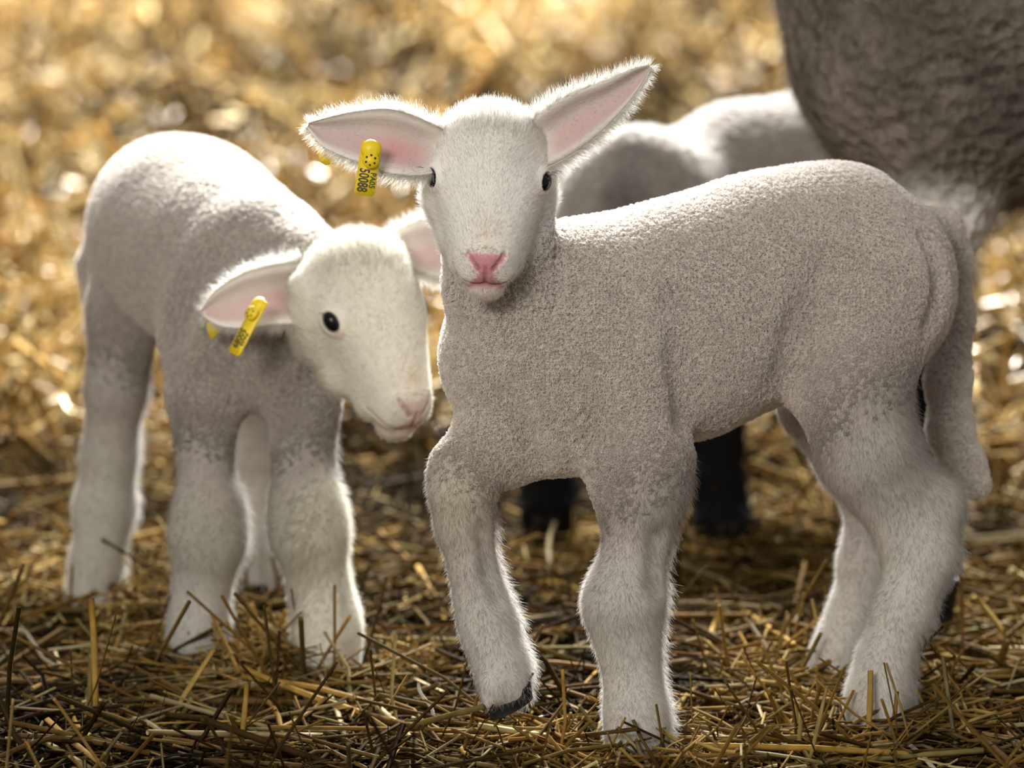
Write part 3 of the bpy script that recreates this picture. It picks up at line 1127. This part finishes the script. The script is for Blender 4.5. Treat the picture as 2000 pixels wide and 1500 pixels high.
S.crease([(945, 1040, 4.0), (958, 1120, 4.0), (975, 1170, 4.0)], 0.006, 0.002, 0.008, 'leg')
HM = Head(P(955, 358, 3.935), VIEW @ rot_z(math.radians(-2.0)))
HM.build(S)
ears_m = [
    ([(885, 262, 3.95), (838, 238, 3.945), (770, 214, 3.945), (705, 216, 3.95), (645, 228, 3.955), (603, 240, 3.96)],
     [(875, 330, 3.945), (815, 342, 3.93), (750, 334, 3.93), (690, 312, 3.94), (632, 286, 3.952), (600, 247, 3.96)], 0.018, 0.0045, 0.8),
    ([(1025, 250, 3.95), (1062, 216, 3.945), (1118, 180, 3.945), (1180, 158, 3.95), (1235, 134, 3.955), (1268, 127, 3.96)],
     [(1045, 335, 3.945), (1098, 312, 3.94), (1152, 276, 3.935), (1202, 230, 3.945), (1244, 180, 3.955), (1272, 131, 3.96)], 0.018, 0.0045, 0.2),
]


def col_main(V, N, C, reg):
    # tail and belly pinkish where the coat is thin
    fl = P(1520, 760, 4.09)
    C = mixc(C, (0.55, 0.42, 0.38), 0.5 * np.exp(-(np.linalg.norm(V - fl, axis=1) / 0.03) ** 2))
    C = mixc(C, (0.52, 0.46, 0.34), 0.5 * np.exp(-(np.linalg.norm(V - P(900, 990, 3.96), axis=1) / 0.04) ** 2))
    return C


lamb_m, body_m = lamb('lamb', 'pale lamb standing in front with one foreleg lifted, looking at the viewer', S, base, HM, ears_m, 0.0026, 130000, colour_fn=col_main)
walk = unit(np.array([-0.95, -0.3, 0]))
build_hoof(P(1240, 1470, 3.975), (-0.5, -0.9, 0), lamb_m, base)
build_hoof(P(1000, 1378, 3.985), (-0.85, -0.5, 0), lamb_m, base, 1.05, 0.45, 0.55)
build_hoof(P(1700, 1440, 4.045), walk, lamb_m, base)
build_hoof(P(1612, 1345, 4.215), walk, lamb_m, base)

# ------------------------------------------------------------------ lamb beside it, head lowered
base2 = P(430, 1250, 4.38)
base2[2] = 0
S = SDF()
S.chain([(500, 520, 4.34, 136), (430, 498, 4.40, 142), (370, 448, 4.47, 144), (334, 420, 4.52, 144)], 0.05, 'torso')
S.chain([(485, 590, 4.33, 150), (400, 520, 4.42, 110), (328, 480, 4.50, 108)], 0.045, 'torso')
S.chain([(470, 650, 4.32, 135), (530, 690, 4.31, 112)], 0.03, 'torso')
S.chain([(510, 520, 4.33, 120), (590, 560, 4.29, 105), (690, 590, 4.26, 85)], 0.02, 'neck')
S.chain([(420, 690, 4.32, 95), (400, 780, 4.31, 66), (398, 880, 4.31, 50), (408, 1000, 4.30, 66), (405, 1060, 4.295, 68), (392, 1165, 4.305, 50), (386, 1235, 4.30, 54), (384, 1290, 4.295, 60)], 0.02, 'leg')
S.chain([(580, 700, 4.30, 85), (599, 790, 4.295, 58), (592, 880, 4.29, 54), (597, 985, 4.28, 66), (604, 1045, 4.275, 69), (624, 1155, 4.285, 54), (638, 1225, 4.28, 60), (640, 1295, 4.27, 68)], 0.02, 'leg')
S.chain([(298, 465, 4.51, 108), (244, 600, 4.50, 72), (226, 760, 4.50, 60), (213, 890, 4.52, 54), (204, 990, 4.53, 60), (188, 1100, 4.51, 52), (172, 1195, 4.50, 56)], 0.012, 'leg')
S.chain([(400, 590, 4.55, 85), (470, 740, 4.56, 68), (505, 880, 4.57, 46), (512, 980, 4.58, 42), (514, 1080, 4.57, 42), (512, 1165, 4.56, 48)], 0.02, 'leg')
S.chain([(215, 380, 4.60, 28), (185, 520, 4.63, 26), (200, 640, 4.63, 26), (215, 760, 4.62, 28)], 0.012, 'tail')
S.crease([(430, 505, 4.35), (490, 490, 4.35), (540, 470, 4.35)], 0.006, 0.0022, 0.008)
S.crease([(395, 520, 4.4), (345, 600, 4.4), (335, 650, 4.4)], 0.014, 0.005, 0.02)
S.crease([(600, 740, 4.3), (560, 790, 4.3), (540, 830, 4.3)], 0.008, 0.003, 0.012)
R2 = VIEW @ rot_z(math.radians(1)) @ rot_x(math.radians(11)) @ rot_y(math.radians(38))
c0 = P(645, 630, 4.195)
H2 = Head(c0, R2, 1.10)
eye_l = np.array([-41.0, 1.5, -8.0])
H2.o = c0 - R2 @ (eye_l * 0.0011)
H2.build(S)
ears_2 = [
    ([(625, 520, 4.25), (590, 510, 4.24), (530, 517, 4.225), (470, 535, 4.215), (420, 568, 4.215), (393, 606, 4.22)],
     [(625, 600, 4.235), (590, 628, 4.22), (540, 632, 4.21), (480, 640, 4.205), (430, 636, 4.21), (396, 615, 4.22)], 0.017, 0.0045, 0.3),
    ([(755, 490, 4.26), (775, 452, 4.26), (810, 432, 4.265), (850, 425, 4.275), (890, 440, 4.285), (915, 465, 4.29)],
     [(800, 520, 4.25), (815, 530, 4.25), (840, 545, 4.255), (870, 540, 4.27), (895, 510, 4.28), (916, 470, 4.29)], 0.016, 0.0045, 0.1),
]
def col_left(V, N, C, reg):
    C = C * np.array((0.80, 0.80, 0.79))
    wh_ = sstep(np.minimum(reg['torso'], reg['neck']) - reg['head'], -0.004, 0.010)
    C = C * (1 - wh_[:, None] * np.array((0.06, 0.08, 0.14)))
    for q in (P(405, 1035, 4.25), P(602, 1025, 4.23), P(195, 1080, 4.47)):
        C = mixc(C, (0.27, 0.245, 0.17), 0.5 * np.exp(-(np.linalg.norm(V - q, axis=1) / 0.045) ** 2))
    return C


lamb_2, body_2 = lamb('lamb', 'pale lamb at the left lowering its head beside the other lamb', S, base2, H2, ears_2, 0.0028, 80000, nose=(0.50, 0.30, 0.31), nose_w=0.65, groove_w=0.35, colour_fn=col_left)
build_hoof(P(380, 1300, 4.29), (0.1, -1, 0), lamb_2, base2)
build_hoof(P(642, 1303, 4.265), (0.25, -1, 0), lamb_2, base2)
build_hoof(P(168, 1205, 4.495), (-0.1, -1, 0), lamb_2, base2)
build_hoof(P(512, 1175, 4.555), (0.1, -1, 0), lamb_2, base2)

# ------------------------------------------------------------------ lamb behind, seen from the rear, black legs
base3 = P(1300, 1050, 4.9)
base3[2] = 0
S = SDF()
S.chain([(1252, 398, 4.84, 140), (1330, 400, 4.90, 128), (1450, 365, 4.95, 150), (1590, 345, 4.98, 160)], 0.02, 'torso')
S.chain([(1250, 420, 4.84, 140), (1330, 450, 4.92, 125), (1480, 450, 4.97, 145), (1590, 430, 4.99, 145)], 0.025, 'torso')
S.chain([(1600, 330, 5.0, 130), (1700, 310, 5.06, 85), (1760, 330, 5.08, 70)], 0.02, 'neck')
S.chain([(1750, 320, 5.08, 80), (1830, 390, 5.07, 50), (1840, 420, 5.06, 40)], 0.02, 'head')
S.chain([(1190, 480, 4.84, 105), (1150, 640, 4.85, 75), (1105, 760, 4.87, 52), (1080, 860, 4.86, 44), (1072, 950, 4.84, 50), (1070, 1005, 4.82, 58)], 0.02, 'leg')
S.chain([(1320, 480, 4.86, 105), (1370, 640, 4.86, 75), (1396, 760, 4.88, 54), (1398, 860, 4.87, 50), (1402, 950, 4.84, 50), (1412, 1030, 4.82, 60)], 0.02, 'leg')
S.chain([(1415, 1030, 4.81, 50), (1462, 1042, 4.79, 34)], 0.02, 'leg')
S.chain([(1630, 480, 4.98, 80), (1675, 700, 4.98, 48), (1690, 955, 4.98, 42)], 0.02, 'leg')
S.chain([(1670, 470, 5.06, 80), (1720, 700, 5.06, 48), (1730, 925, 5.06, 42)], 0.02, 'leg')
S.chain([(1240, 320, 4.80, 44), (1232, 400, 4.785, 42), (1230, 520, 4.78, 38), (1228, 640, 4.78, 30)], 0.03, 'tail')


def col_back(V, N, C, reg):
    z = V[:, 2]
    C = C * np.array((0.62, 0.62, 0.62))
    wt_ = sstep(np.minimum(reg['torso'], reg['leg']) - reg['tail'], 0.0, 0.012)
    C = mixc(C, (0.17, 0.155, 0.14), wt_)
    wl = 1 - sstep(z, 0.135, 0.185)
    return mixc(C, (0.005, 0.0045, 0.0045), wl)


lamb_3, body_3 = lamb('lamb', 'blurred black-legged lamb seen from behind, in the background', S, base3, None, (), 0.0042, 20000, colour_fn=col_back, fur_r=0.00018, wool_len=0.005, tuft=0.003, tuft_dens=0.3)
build_hoof(P(1068, 1050, 4.81), (0.1, 1, 0), lamb_3, base3)
build_hoof(P(1425, 1062, 4.80), (0.1, 1, 0), lamb_3, base3)

# ------------------------------------------------------------------ ewe
base4 = P(2300, 1190, 4.52)
base4[2] = 0
S = SDF()
S.chain([(1960, -90, 4.53, 440), (2400, -90, 4.56, 450), (2950, -100, 4.6, 460), (3350, -120, 4.62, 410)], 0.08, 'torso')
S.chain([(1790, 165, 4.50, 195), (1960, 90, 4.52, 250), (2300, 120, 4.55, 250)], 0.07, 'torso')
S.chain([(1880, -300, 4.52, 300), (1640, -560, 4.49, 200), (1480, -800, 4.46, 150)], 0.07, 'neck')
S.chain([(1480, -820, 4.46, 140), (1330, -760, 4.44, 105), (1180, -660, 4.42, 75)], 0.04, 'head')
for sx in (4.36, 4.58):
    S.cone(P(1500, -880, sx - 0.02), P(1540, -830, sx + (0.1 if sx > 4.4 else -0.1)), 0.03, 0.012, 0.02, 'head')
S.chain([(1830, 230, 4.46, 90), (1842, 350, 4.46, 66), (1846, 430, 4.46, 62), (1826, 560, 4.44, 46), (1808, 760, 4.42, 40), (1800, 900, 4.42, 36), (1800, 1080, 4.42, 36), (1795, 1205, 4.42, 44)], 0.04, 'leg')
S.chain([(1790, 230, 4.62, 110), (1770, 450, 4.63, 60), (1745, 700, 4.64, 42), (1740, 950, 4.64, 36), (1735, 1135, 4.63, 44)], 0.04, 'leg')
S.chain([(3350, 200, 4.48, 200), (3420, 500, 4.46, 90), (3480, 700, 4.47, 55), (3450, 1000, 4.46, 40), (3440, 1180, 4.45, 46)], 0.04, 'leg')
S.chain([(3350, 200, 4.76, 200), (3450, 500, 4.78, 90), (3520, 700, 4.78, 55), (3490, 900, 4.77, 40), (3480, 1060, 4.76, 46)], 0.04, 'leg')
S.chain([(3720, -200, 4.62, 60), (3790, 0, 4.63, 45), (3790, 150, 4.63, 35)], 0.03, 'tail')
lo, hi = S.bounds()
V, Q = S.mesh(lo - 0.02, hi + 0.02, 0.011)
V = relax(V, Q, 2, 0.4)
N = normals_of(V, Q)
# lumpy fleece
lump = sum(np.sin(V @ k + p) for k, p in zip(RNG.normal(0, 45, (9, 3)), RNG.uniform(0, 6, 9))) / 9
wt = sstep(S.at(V, ('leg',)) - S.at(V, ('torso', 'neck')), -0.04, 0.02)
wh = sstep(S.at(V, ('torso', 'neck')) - S.at(V, ('head',)), 0.0, 0.03)
V = V + N * (lump * 0.008 * wt)[:, None]
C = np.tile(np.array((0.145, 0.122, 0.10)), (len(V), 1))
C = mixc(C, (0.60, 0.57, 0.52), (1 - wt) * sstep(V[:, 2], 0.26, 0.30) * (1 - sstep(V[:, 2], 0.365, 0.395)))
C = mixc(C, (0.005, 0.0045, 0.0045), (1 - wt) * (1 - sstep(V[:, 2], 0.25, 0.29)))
C = mixc(C, (0.02, 0.017, 0.016), wh)
ewe = empty('ewe', base4)
ebody = link('body', np_mesh('body', V - base4, quads=Q, mats=(MAT_EWE,), colors=C), ewe)
tag(ewe, 'large brown-grey woolly ewe cut off at the upper right', 'sheep')
dens = 0.05 + np.ones(len(V)) * sstep(-V[:, 0], -1.0, -0.75)
nf = 70000
f, W = sample_faces(V, Q, dens, nf)
r, nn = bil(V, Q, f, W), unit(bil(N, Q, f, W))
dnv = np.array([0, 0, -1.0]) + RNG.normal(size=(nf, 3)) * 0.5
fl = unit(dnv - nn * (dnv * nn).sum(1, keepdims=True))
cl = bil(C, Q, f, W)
fur_curves('wool', r - base4, nn, fl, RNG.uniform(0.006, 0.018, nf), cl, 0.00022, ebody, curl=0.6, lift=0.5, npts=4)
for px, py, d in ((1795, 1215, 4.41), (1733, 1147, 4.62)):
    build_hoof(P(px, py, d), (-1, -0.1, 0), ewe, base4, 1.8)


# ------------------------------------------------------------------ ear tags
def rounded_slab(w, hgt, th, r, hole=False, n=5):
    """plate in the x/y plane, centred, y up, front at +z"""
    pts = []
    for cx, cy, a0 in ((w / 2 - r, hgt / 2 - r, 0), (-w / 2 + r, hgt / 2 - r, 90), (-w / 2 + r, -hgt / 2 + r, 180), (w / 2 - r, -hgt / 2 + r, 270)):
        for k in range(n + 1):
            a = math.radians(a0 + 90 * k / n)
            pts.append((cx + r * math.cos(a), cy + r * math.sin(a)))
    return prism(pts, th)


def prism(pts, th):
    m = len(pts)
    V = [(x, y, th / 2) for x, y in pts] + [(x, y, -th / 2) for x, y in pts]
    V += [(sum(p[0] for p in pts) / m, sum(p[1] for p in pts) / m, th / 2), (sum(p[0] for p in pts) / m, sum(p[1] for p in pts) / m, -th / 2)]
    T = []
    for j in range(m):
        k = (j + 1) % m
        T += [(j, k, 2 * m), (k + m, j + m, 2 * m + 1), (j, j + m, k + m), (j, k + m, k)]
    return np.array(V, float), np.array(T)


def disc(r, th, n=20):
    return prism([(r * math.cos(2 * math.pi * k / n), r * math.sin(2 * math.pi * k / n)) for k in range(n)], th)


def text_mesh(body, size, rot, loc, parent, name, tall=1.0):
    cu = bpy.data.curves.new('tmp_text', 'FONT')
    cu.body = body
    cu.size = size
    cu.align_x = 'CENTER'
    cu.align_y = 'CENTER'
    cu.extrude = 0.0002
    cu.offset = size * 0.018
    to = bpy.data.objects.new('tmp_text', cu)
    COL.objects.link(to)
    dg = bpy.context.evaluated_depsgraph_get()
    me = bpy.data.meshes.new_from_object(to.evaluated_get(dg))
    bpy.data.objects.remove(to)
    bpy.data.curves.remove(cu)
    me.name = name
    me.materials.clear()
    me.materials.append(MAT_INK)
    o = link(name, me, parent, loc)
    o.rotation_euler = rot
    o.scale = (1, tall, 1)
    return o


def ear_tag(parent, base, top, bottom, depth, width, yaw, number, back_px, label):
    """yellow plastic plate hanging from its round stud; top/bottom in px at depth"""
    a, b_ = P(*top, depth), P(*bottom, depth)
    yax = unit(a - b_)
    z0 = -FWD
    xax = unit(np.cross(yax, z0))
    zax = np.cross(xax, yax)
    c, s = math.cos(yaw), math.sin(yaw)
    xax, zax = xax * c + zax * s, zax * c - xax * s
    L = np.linalg.norm(a - b_)
    cen = (a + b_) / 2
    V, T = rounded_slab(width, L, 0.0018, 0.003)
    me = np_mesh('ear_tag', V, tris=T, mats=(MAT_TAG,), smooth=False)
    o = link('ear_tag', me, parent)
    Mx = Matrix(((xax[0], yax[0], zax[0], cen[0] - base[0]), (xax[1], yax[1], zax[1], cen[1] - base[1]), (xax[2], yax[2], zax[2], cen[2] - base[2]), (0, 0, 0, 1)))
    o.matrix_local = Mx
    o['label'] = label
    # domed collar at the top and the stud with its six small holes
    prof = []
    rc = width * 0.5
    Vc, Qc = [], []
    nu = 18
    for k in range(6):
        t = k / 5
        rr = rc * math.cos(t * math.pi / 2 * 0.98)
        for i in range(nu):
            ph = 2 * math.pi * i / nu
            Vc.append((rr * math.cos(ph), L / 2 - rc * 0.8 + rr * math.sin(ph) * 1.0, 0.0009 + 0.0052 * math.sin(t * math.pi / 2)))
    for k in range(5):
        for i in range(nu):
            Qc.append((k * nu + i, k * nu + (i + 1) % nu, (k + 1) * nu + (i + 1) % nu, (k + 1) * nu + i))
    link('collar', np_mesh('collar', np.array(Vc), quads=np.array(Qc), mats=(MAT_TAG,)), o)
    V, T = disc(width * 0.41, 0.004, 24)
    st = link('stud', np_mesh('stud', V, tris=T, mats=(MAT_TAG,), smooth=False), o, (width * 0.07, L / 2 - rc * 1.85, 0.0042))
    V, T = disc(width * 0.055, 0.0006, 10)
    hm = np_mesh('stud_hole', V, tris=T, mats=(MAT_INK,), smooth=False)
    for k in range(6):
        an = math.radians(30 + 60 * k)
        link('stud_hole', hm, o, (width * 0.07 + width * 0.24 * math.cos(an), L / 2 - rc * 1.85 + width * 0.24 * math.sin(an), 0.0063))
    zf = 0.0011
    text_mesh(number, width * 0.46, (0, 0, -math.pi / 2), (-width * 0.17, -L * 0.225, zf), o, 'number', 1.5)
    text_mesh('PA05', width * 0.36, (0, 0, -math.pi / 2), (width * 0.29, -L * 0.21, zf), o, 'code', 1.1)
    # back plate behind the ear
    pts = [P(*p) - base for p in back_px]
    nrm = unit(np.cross(pts[1] - pts[0], pts[2] - pts[0])) * 0.0008
    m = len(pts)
    V = [p + nrm for p in pts] + [p - nrm for p in pts]
    T = []
    for j in range(1, m - 1):
        T += [(0, j, j + 1), (m, m + j + 1, m + j)]
    for j in range(m):
        k = (j + 1) % m
        T += [(j, j + m, k + m), (j, k + m, k)]
    bk = link('ear_tag', np_mesh('ear_tag_back', np.array(V), tris=np.array(T), mats=(MAT_TAG,), smooth=False), parent)
    bk['label'] = 'rear plate of the yellow ear tag'
    return o


ear_tag(lamb_m, base, (727, 276), (711, 382), 3.918, 0.0158, math.radians(0), '50088',
        [(612, 270, 3.968), (660, 262, 3.972), (700, 285, 3.972), (662, 318, 3.972), (636, 322, 3.969), (624, 314, 3.968)], 'yellow plastic ear tag numbered 50088')
ear_tag(lamb_2, base2, (513, 585), (456, 692), 4.185, 0.0150, math.radians(48), '50089',
        [(405, 600, 4.232), (440, 590, 4.232), (438, 640, 4.232), (412, 664, 4.231), (404, 640, 4.231)], 'yellow plastic ear tag numbered 50089')


# ------------------------------------------------------------------ single straw stalks in the foreground
def stalk_mesh(L, r, bend, sides=6, segs=4, flat=0.7, node=True, curl=0.0):
    V, Q = [], []
    for k in range(segs + 1):
        t = k / segs - 0.5
        rr = r * (1.0 + (0.18 if node and k == segs // 2 else 0))
        off = bend * L * (0.25 - t * t) * 2
        ang = curl * t * 6
        for j in range(sides):
            a = 2 * math.pi * j / sides
            y = rr * math.cos(a)
            z = rr * flat * math.sin(a)
            V.append((L * t, y + off + curl * L * 0.12 * math.sin(ang), z + off * 0.4 + curl * L * 0.10 * math.cos(ang)))
    for k in range(segs):
        for j in range(sides):
            a, b_ = k * sides + j, k * sides + (j + 1) % sides
            Q.append((a, b_, b_ + sides, a + sides))
    n0 = len(V)
    T = []
    for e in (0, segs):
        cen = np.mean(V[e * sides:(e + 1) * sides], axis=0)
        V.append(tuple(cen))
        for j in range(sides):
            T.append((e * sides + j, e * sides + (j + 1) % sides, len(V) - 1))
    return np_mesh('straw_stalk', np.array(V), quads=np.array(Q), tris=np.array(T), mats=(MAT_STALK,))


def place_stalk(a, b_, r, col, label, bend=0.02, flat=0.7, curl=0.0, name='straw_stalk', group=None, roll=0.0):
    A, B = P(*a), P(*b_)
    L = np.linalg.norm(B - A)
    o = link(name, stalk_mesh(L, r, bend, flat=flat, curl=curl, segs=4 if curl == 0 else 12))
    q = Vector(B - A).to_track_quat('X', 'Z')
    o.rotation_euler = (q.to_matrix() @ Matrix.Rotation(roll, 3, 'X')).to_euler()
    o.location = (A + B) / 2
    o.color = (col[0] * 0.62, col[1] * 0.58, col[2] * 0.5, 1)
    tag(o, label, 'straw', group)
    return o


GOLD = (0.62, 0.40, 0.10)
PALE = (0.75, 0.62, 0.36)
BROWN = (0.40, 0.24, 0.08)
OLIVE = (0.40, 0.33, 0.12)
WHITE = (0.82, 0.76, 0.66)


def gd(py):
    """depth at which a pixel row meets the straw"""
    return CAMH / (math.sin(PITCH) + (py - 750) / F * math.cos(PITCH))


place_stalk((178, 1168, gd(1395) - .01), (187, 1398, gd(1398) - .01), 0.0026, GOLD, 'upright golden stalk standing below the left lamb\'s hind leg')
place_stalk((418, 1268, gd(1400)), (335, 1398, gd(1400)), 0.0042, (0.68, 0.50, 0.16), 'thick yellow stalk leaning against the left lamb\'s front hoof', flat=0.4)
place_stalk((482, 1335, gd(1460)), (470, 1462, gd(1462)), 0.0022, GOLD, 'short upright stalk at the bottom, right of the thick yellow one')
place_stalk((720, 1365, gd(1390)), (815, 1455, gd(1455)), 0.0026, PALE, 'pale broken stalk lying left of the lifted hoof')
place_stalk((1240, 1370, gd(1440) - .03), (1262, 1425, gd(1440) - .03), 0.0042, (0.58, 0.36, 0.09), 'split golden straw piece upright in front of the standing front hoof', flat=0.35)
place_stalk((1205, 1420, gd(1490) - .01), (1268, 1490, gd(1490)), 0.0022, PALE, 'pale stalk slanting across the bottom of the standing front leg')
place_stalk((1905, 1165, gd(1255)), (1970, 1250, gd(1255)), 0.0056, (0.66, 0.49, 0.17), 'broad yellow straw piece slanting at the right edge', flat=0.35)
place_stalk((1930, 1268, gd(1275)), (2040, 1270, gd(1275)), 0.0040, PALE, 'thick pale stalk lying flat at the right edge', flat=0.6)
place_stalk((1455, 1205, gd(1290)), (1515, 1292, gd(1292)), 0.0030, WHITE, 'shiny white stalk slanting between the front and hind legs', flat=0.4)
place_stalk((1874, 1090, gd(1290)), (1880, 1290, gd(1290)), 0.0016, BROWN, 'thin brown stalk standing upright behind the hind leg')
place_stalk((1700, 1310, gd(1425) - .03), (1695, 1440, gd(1440) - .03), 0.0022, (0.60, 0.42, 0.13), 'thin yellow stalk upright in front of the near hind hoof')
place_stalk((1752, 1350, gd(1440) - .02), (1742, 1440, gd(1440) - .02), 0.0018, BROWN, 'dark brown stub upright right of the near hind hoof')
place_stalk((1615, 1340, gd(1490) - .01), (1580, 1490, gd(1490) - .01), 0.0018, (0.55, 0.42, 0.2), 'long thin stalk leaning at the bottom left of the hind hooves')
place_stalk((1772, 1450, gd(1460)), (1825, 1502, gd(1502)), 0.0024, WHITE, 'white stalk at the bottom edge below the hind hooves', flat=0.5)
place_stalk((1725, 1432, gd(1440)), (1800, 1438, gd(1444)), 0.0032, WHITE, 'short white straw flake lying beside the near hind hoof', flat=0.3)
place_stalk((1840, 1455, gd(1455)), (1885, 1420, gd(1440)), 0.0048, (0.68, 0.48, 0.13), 'bright yellow straw bundle right of the hind hooves', flat=0.5)
place_stalk((1610, 1340, gd(1360) - .10), (1760, 1370, gd(1370) - .10), 0.0013, (0.22, 0.15, 0.07), 'thin dark stalk lying across both hind feet', bend=0.06)
place_stalk((1272, 1408, gd(1420) - .02), (1390, 1412, gd(1420)), 0.0013, OLIVE, 'thin olive stem lying right of the standing front hoof')
place_stalk((695, 1308, gd(1308)), (860, 1302, gd(1308)), 0.0018, PALE, 'long pale stalk lying flat between the two lambs')
place_stalk((20, 1320, gd(1420)), (35, 1215, gd(1420)), 0.0014, OLIVE, 'thin olive stem leaning at the left edge')
place_stalk((35, 1425, gd(1425)), (175, 1500, gd(1500)), 0.0026, (0.50, 0.42, 0.18), 'long greenish stalk slanting in the lower left corner')
place_stalk((40, 1220, gd(1290)), (90, 1292, gd(1292)), 0.0024, WHITE, 'pale shiny stalk slanting near the left edge', flat=0.4)
place_stalk((825, 1332, gd(1418)), (840, 1420, gd(1420)), 0.0016, (0.85, 0.85, 0.82), 'curled white shred left of the lifted hoof', flat=0.3, curl=0.9, name='straw_shred')
place_stalk((1025, 1422, gd(1424)), (1062, 1398, gd(1418)), 0.0016, (0.85, 0.85, 0.82), 'curled white shred right of the lifted hoof', flat=0.3, curl=0.6, name='straw_shred')
place_stalk((415, 1390, gd(1392)), (466, 1393, gd(1394)), 0.0020, (0.80, 0.72, 0.42), 'short glossy cream straw piece below the left lamb', flat=0.4)
place_stalk((250, 1345, gd(1350)), (350, 1385, gd(1385)), 0.0018, (0.5, 0.38, 0.18), 'slender tan stalk behind the thick yellow one')

variants = []
for k in range(14):
    variants.append(stalk_mesh(0.045 + 0.010 * k, 0.0012 + 0.00011 * k, RNG.normal(0, 0.05), flat=float(RNG.uniform(0.35, 0.9))))
cols = [GOLD, PALE, BROWN, OLIVE, (0.5, 0.31, 0.09), (0.34, 0.2, 0.07)]
cnt = 0
while cnt < 250:
    py = RNG.uniform(1180, 1500) if RNG.random() < 0.75 else RNG.uniform(1060, 1200)
    px = RNG.uniform(10, 1990)
    if 1150 < px < 1330 and py < 1475 or 1560 < px < 1810 and py < 1440 or 880 < px < 1050 and py < 1400 or 320 < px < 460 and py < 1290 or 550 < px < 720 and py < 1300 or 100 < px < 270 and py < 1180:
        continue
    p = P(px, py, gd(py))
    o = link('straw_stalk', variants[int(RNG.integers(len(variants)))])
    o.location = (p[0], p[1], RNG.uniform(-0.002, 0.010))
    o.rotation_euler = (RNG.uniform(0, 6.3), RNG.normal(0, 0.14), RNG.uniform(0, 6.3))
    ci = int(RNG.integers(len(cols)))
    cl = np.array(cols[ci]) * RNG.uniform(0.24, 0.66) * np.array([1, 0.95, 0.85])
    o.color = (*[float(c) for c in cl], 1)
    tone_word = ('golden', 'pale', 'brown', 'olive', 'tan', 'dark brown')[ci]
    if py < 1200:
        zone = 'beside the left lamb\'s feet' if px < 760 else 'under the front lamb\'s belly' if px < 1600 else 'behind the hind legs at the right edge'
    else:
        zone = 'in the lower left corner' if px < 420 else 'below the left lamb' if px < 860 else 'between the front hooves' if px < 1330 else 'between the front and hind hooves' if px < 1640 else 'in the lower right corner'
    tag(o, 'loose %s straw stalk lying %s' % (tone_word, zone), 'straw', '%s straw stalks %s' % (tone_word, zone))
    cnt += 1
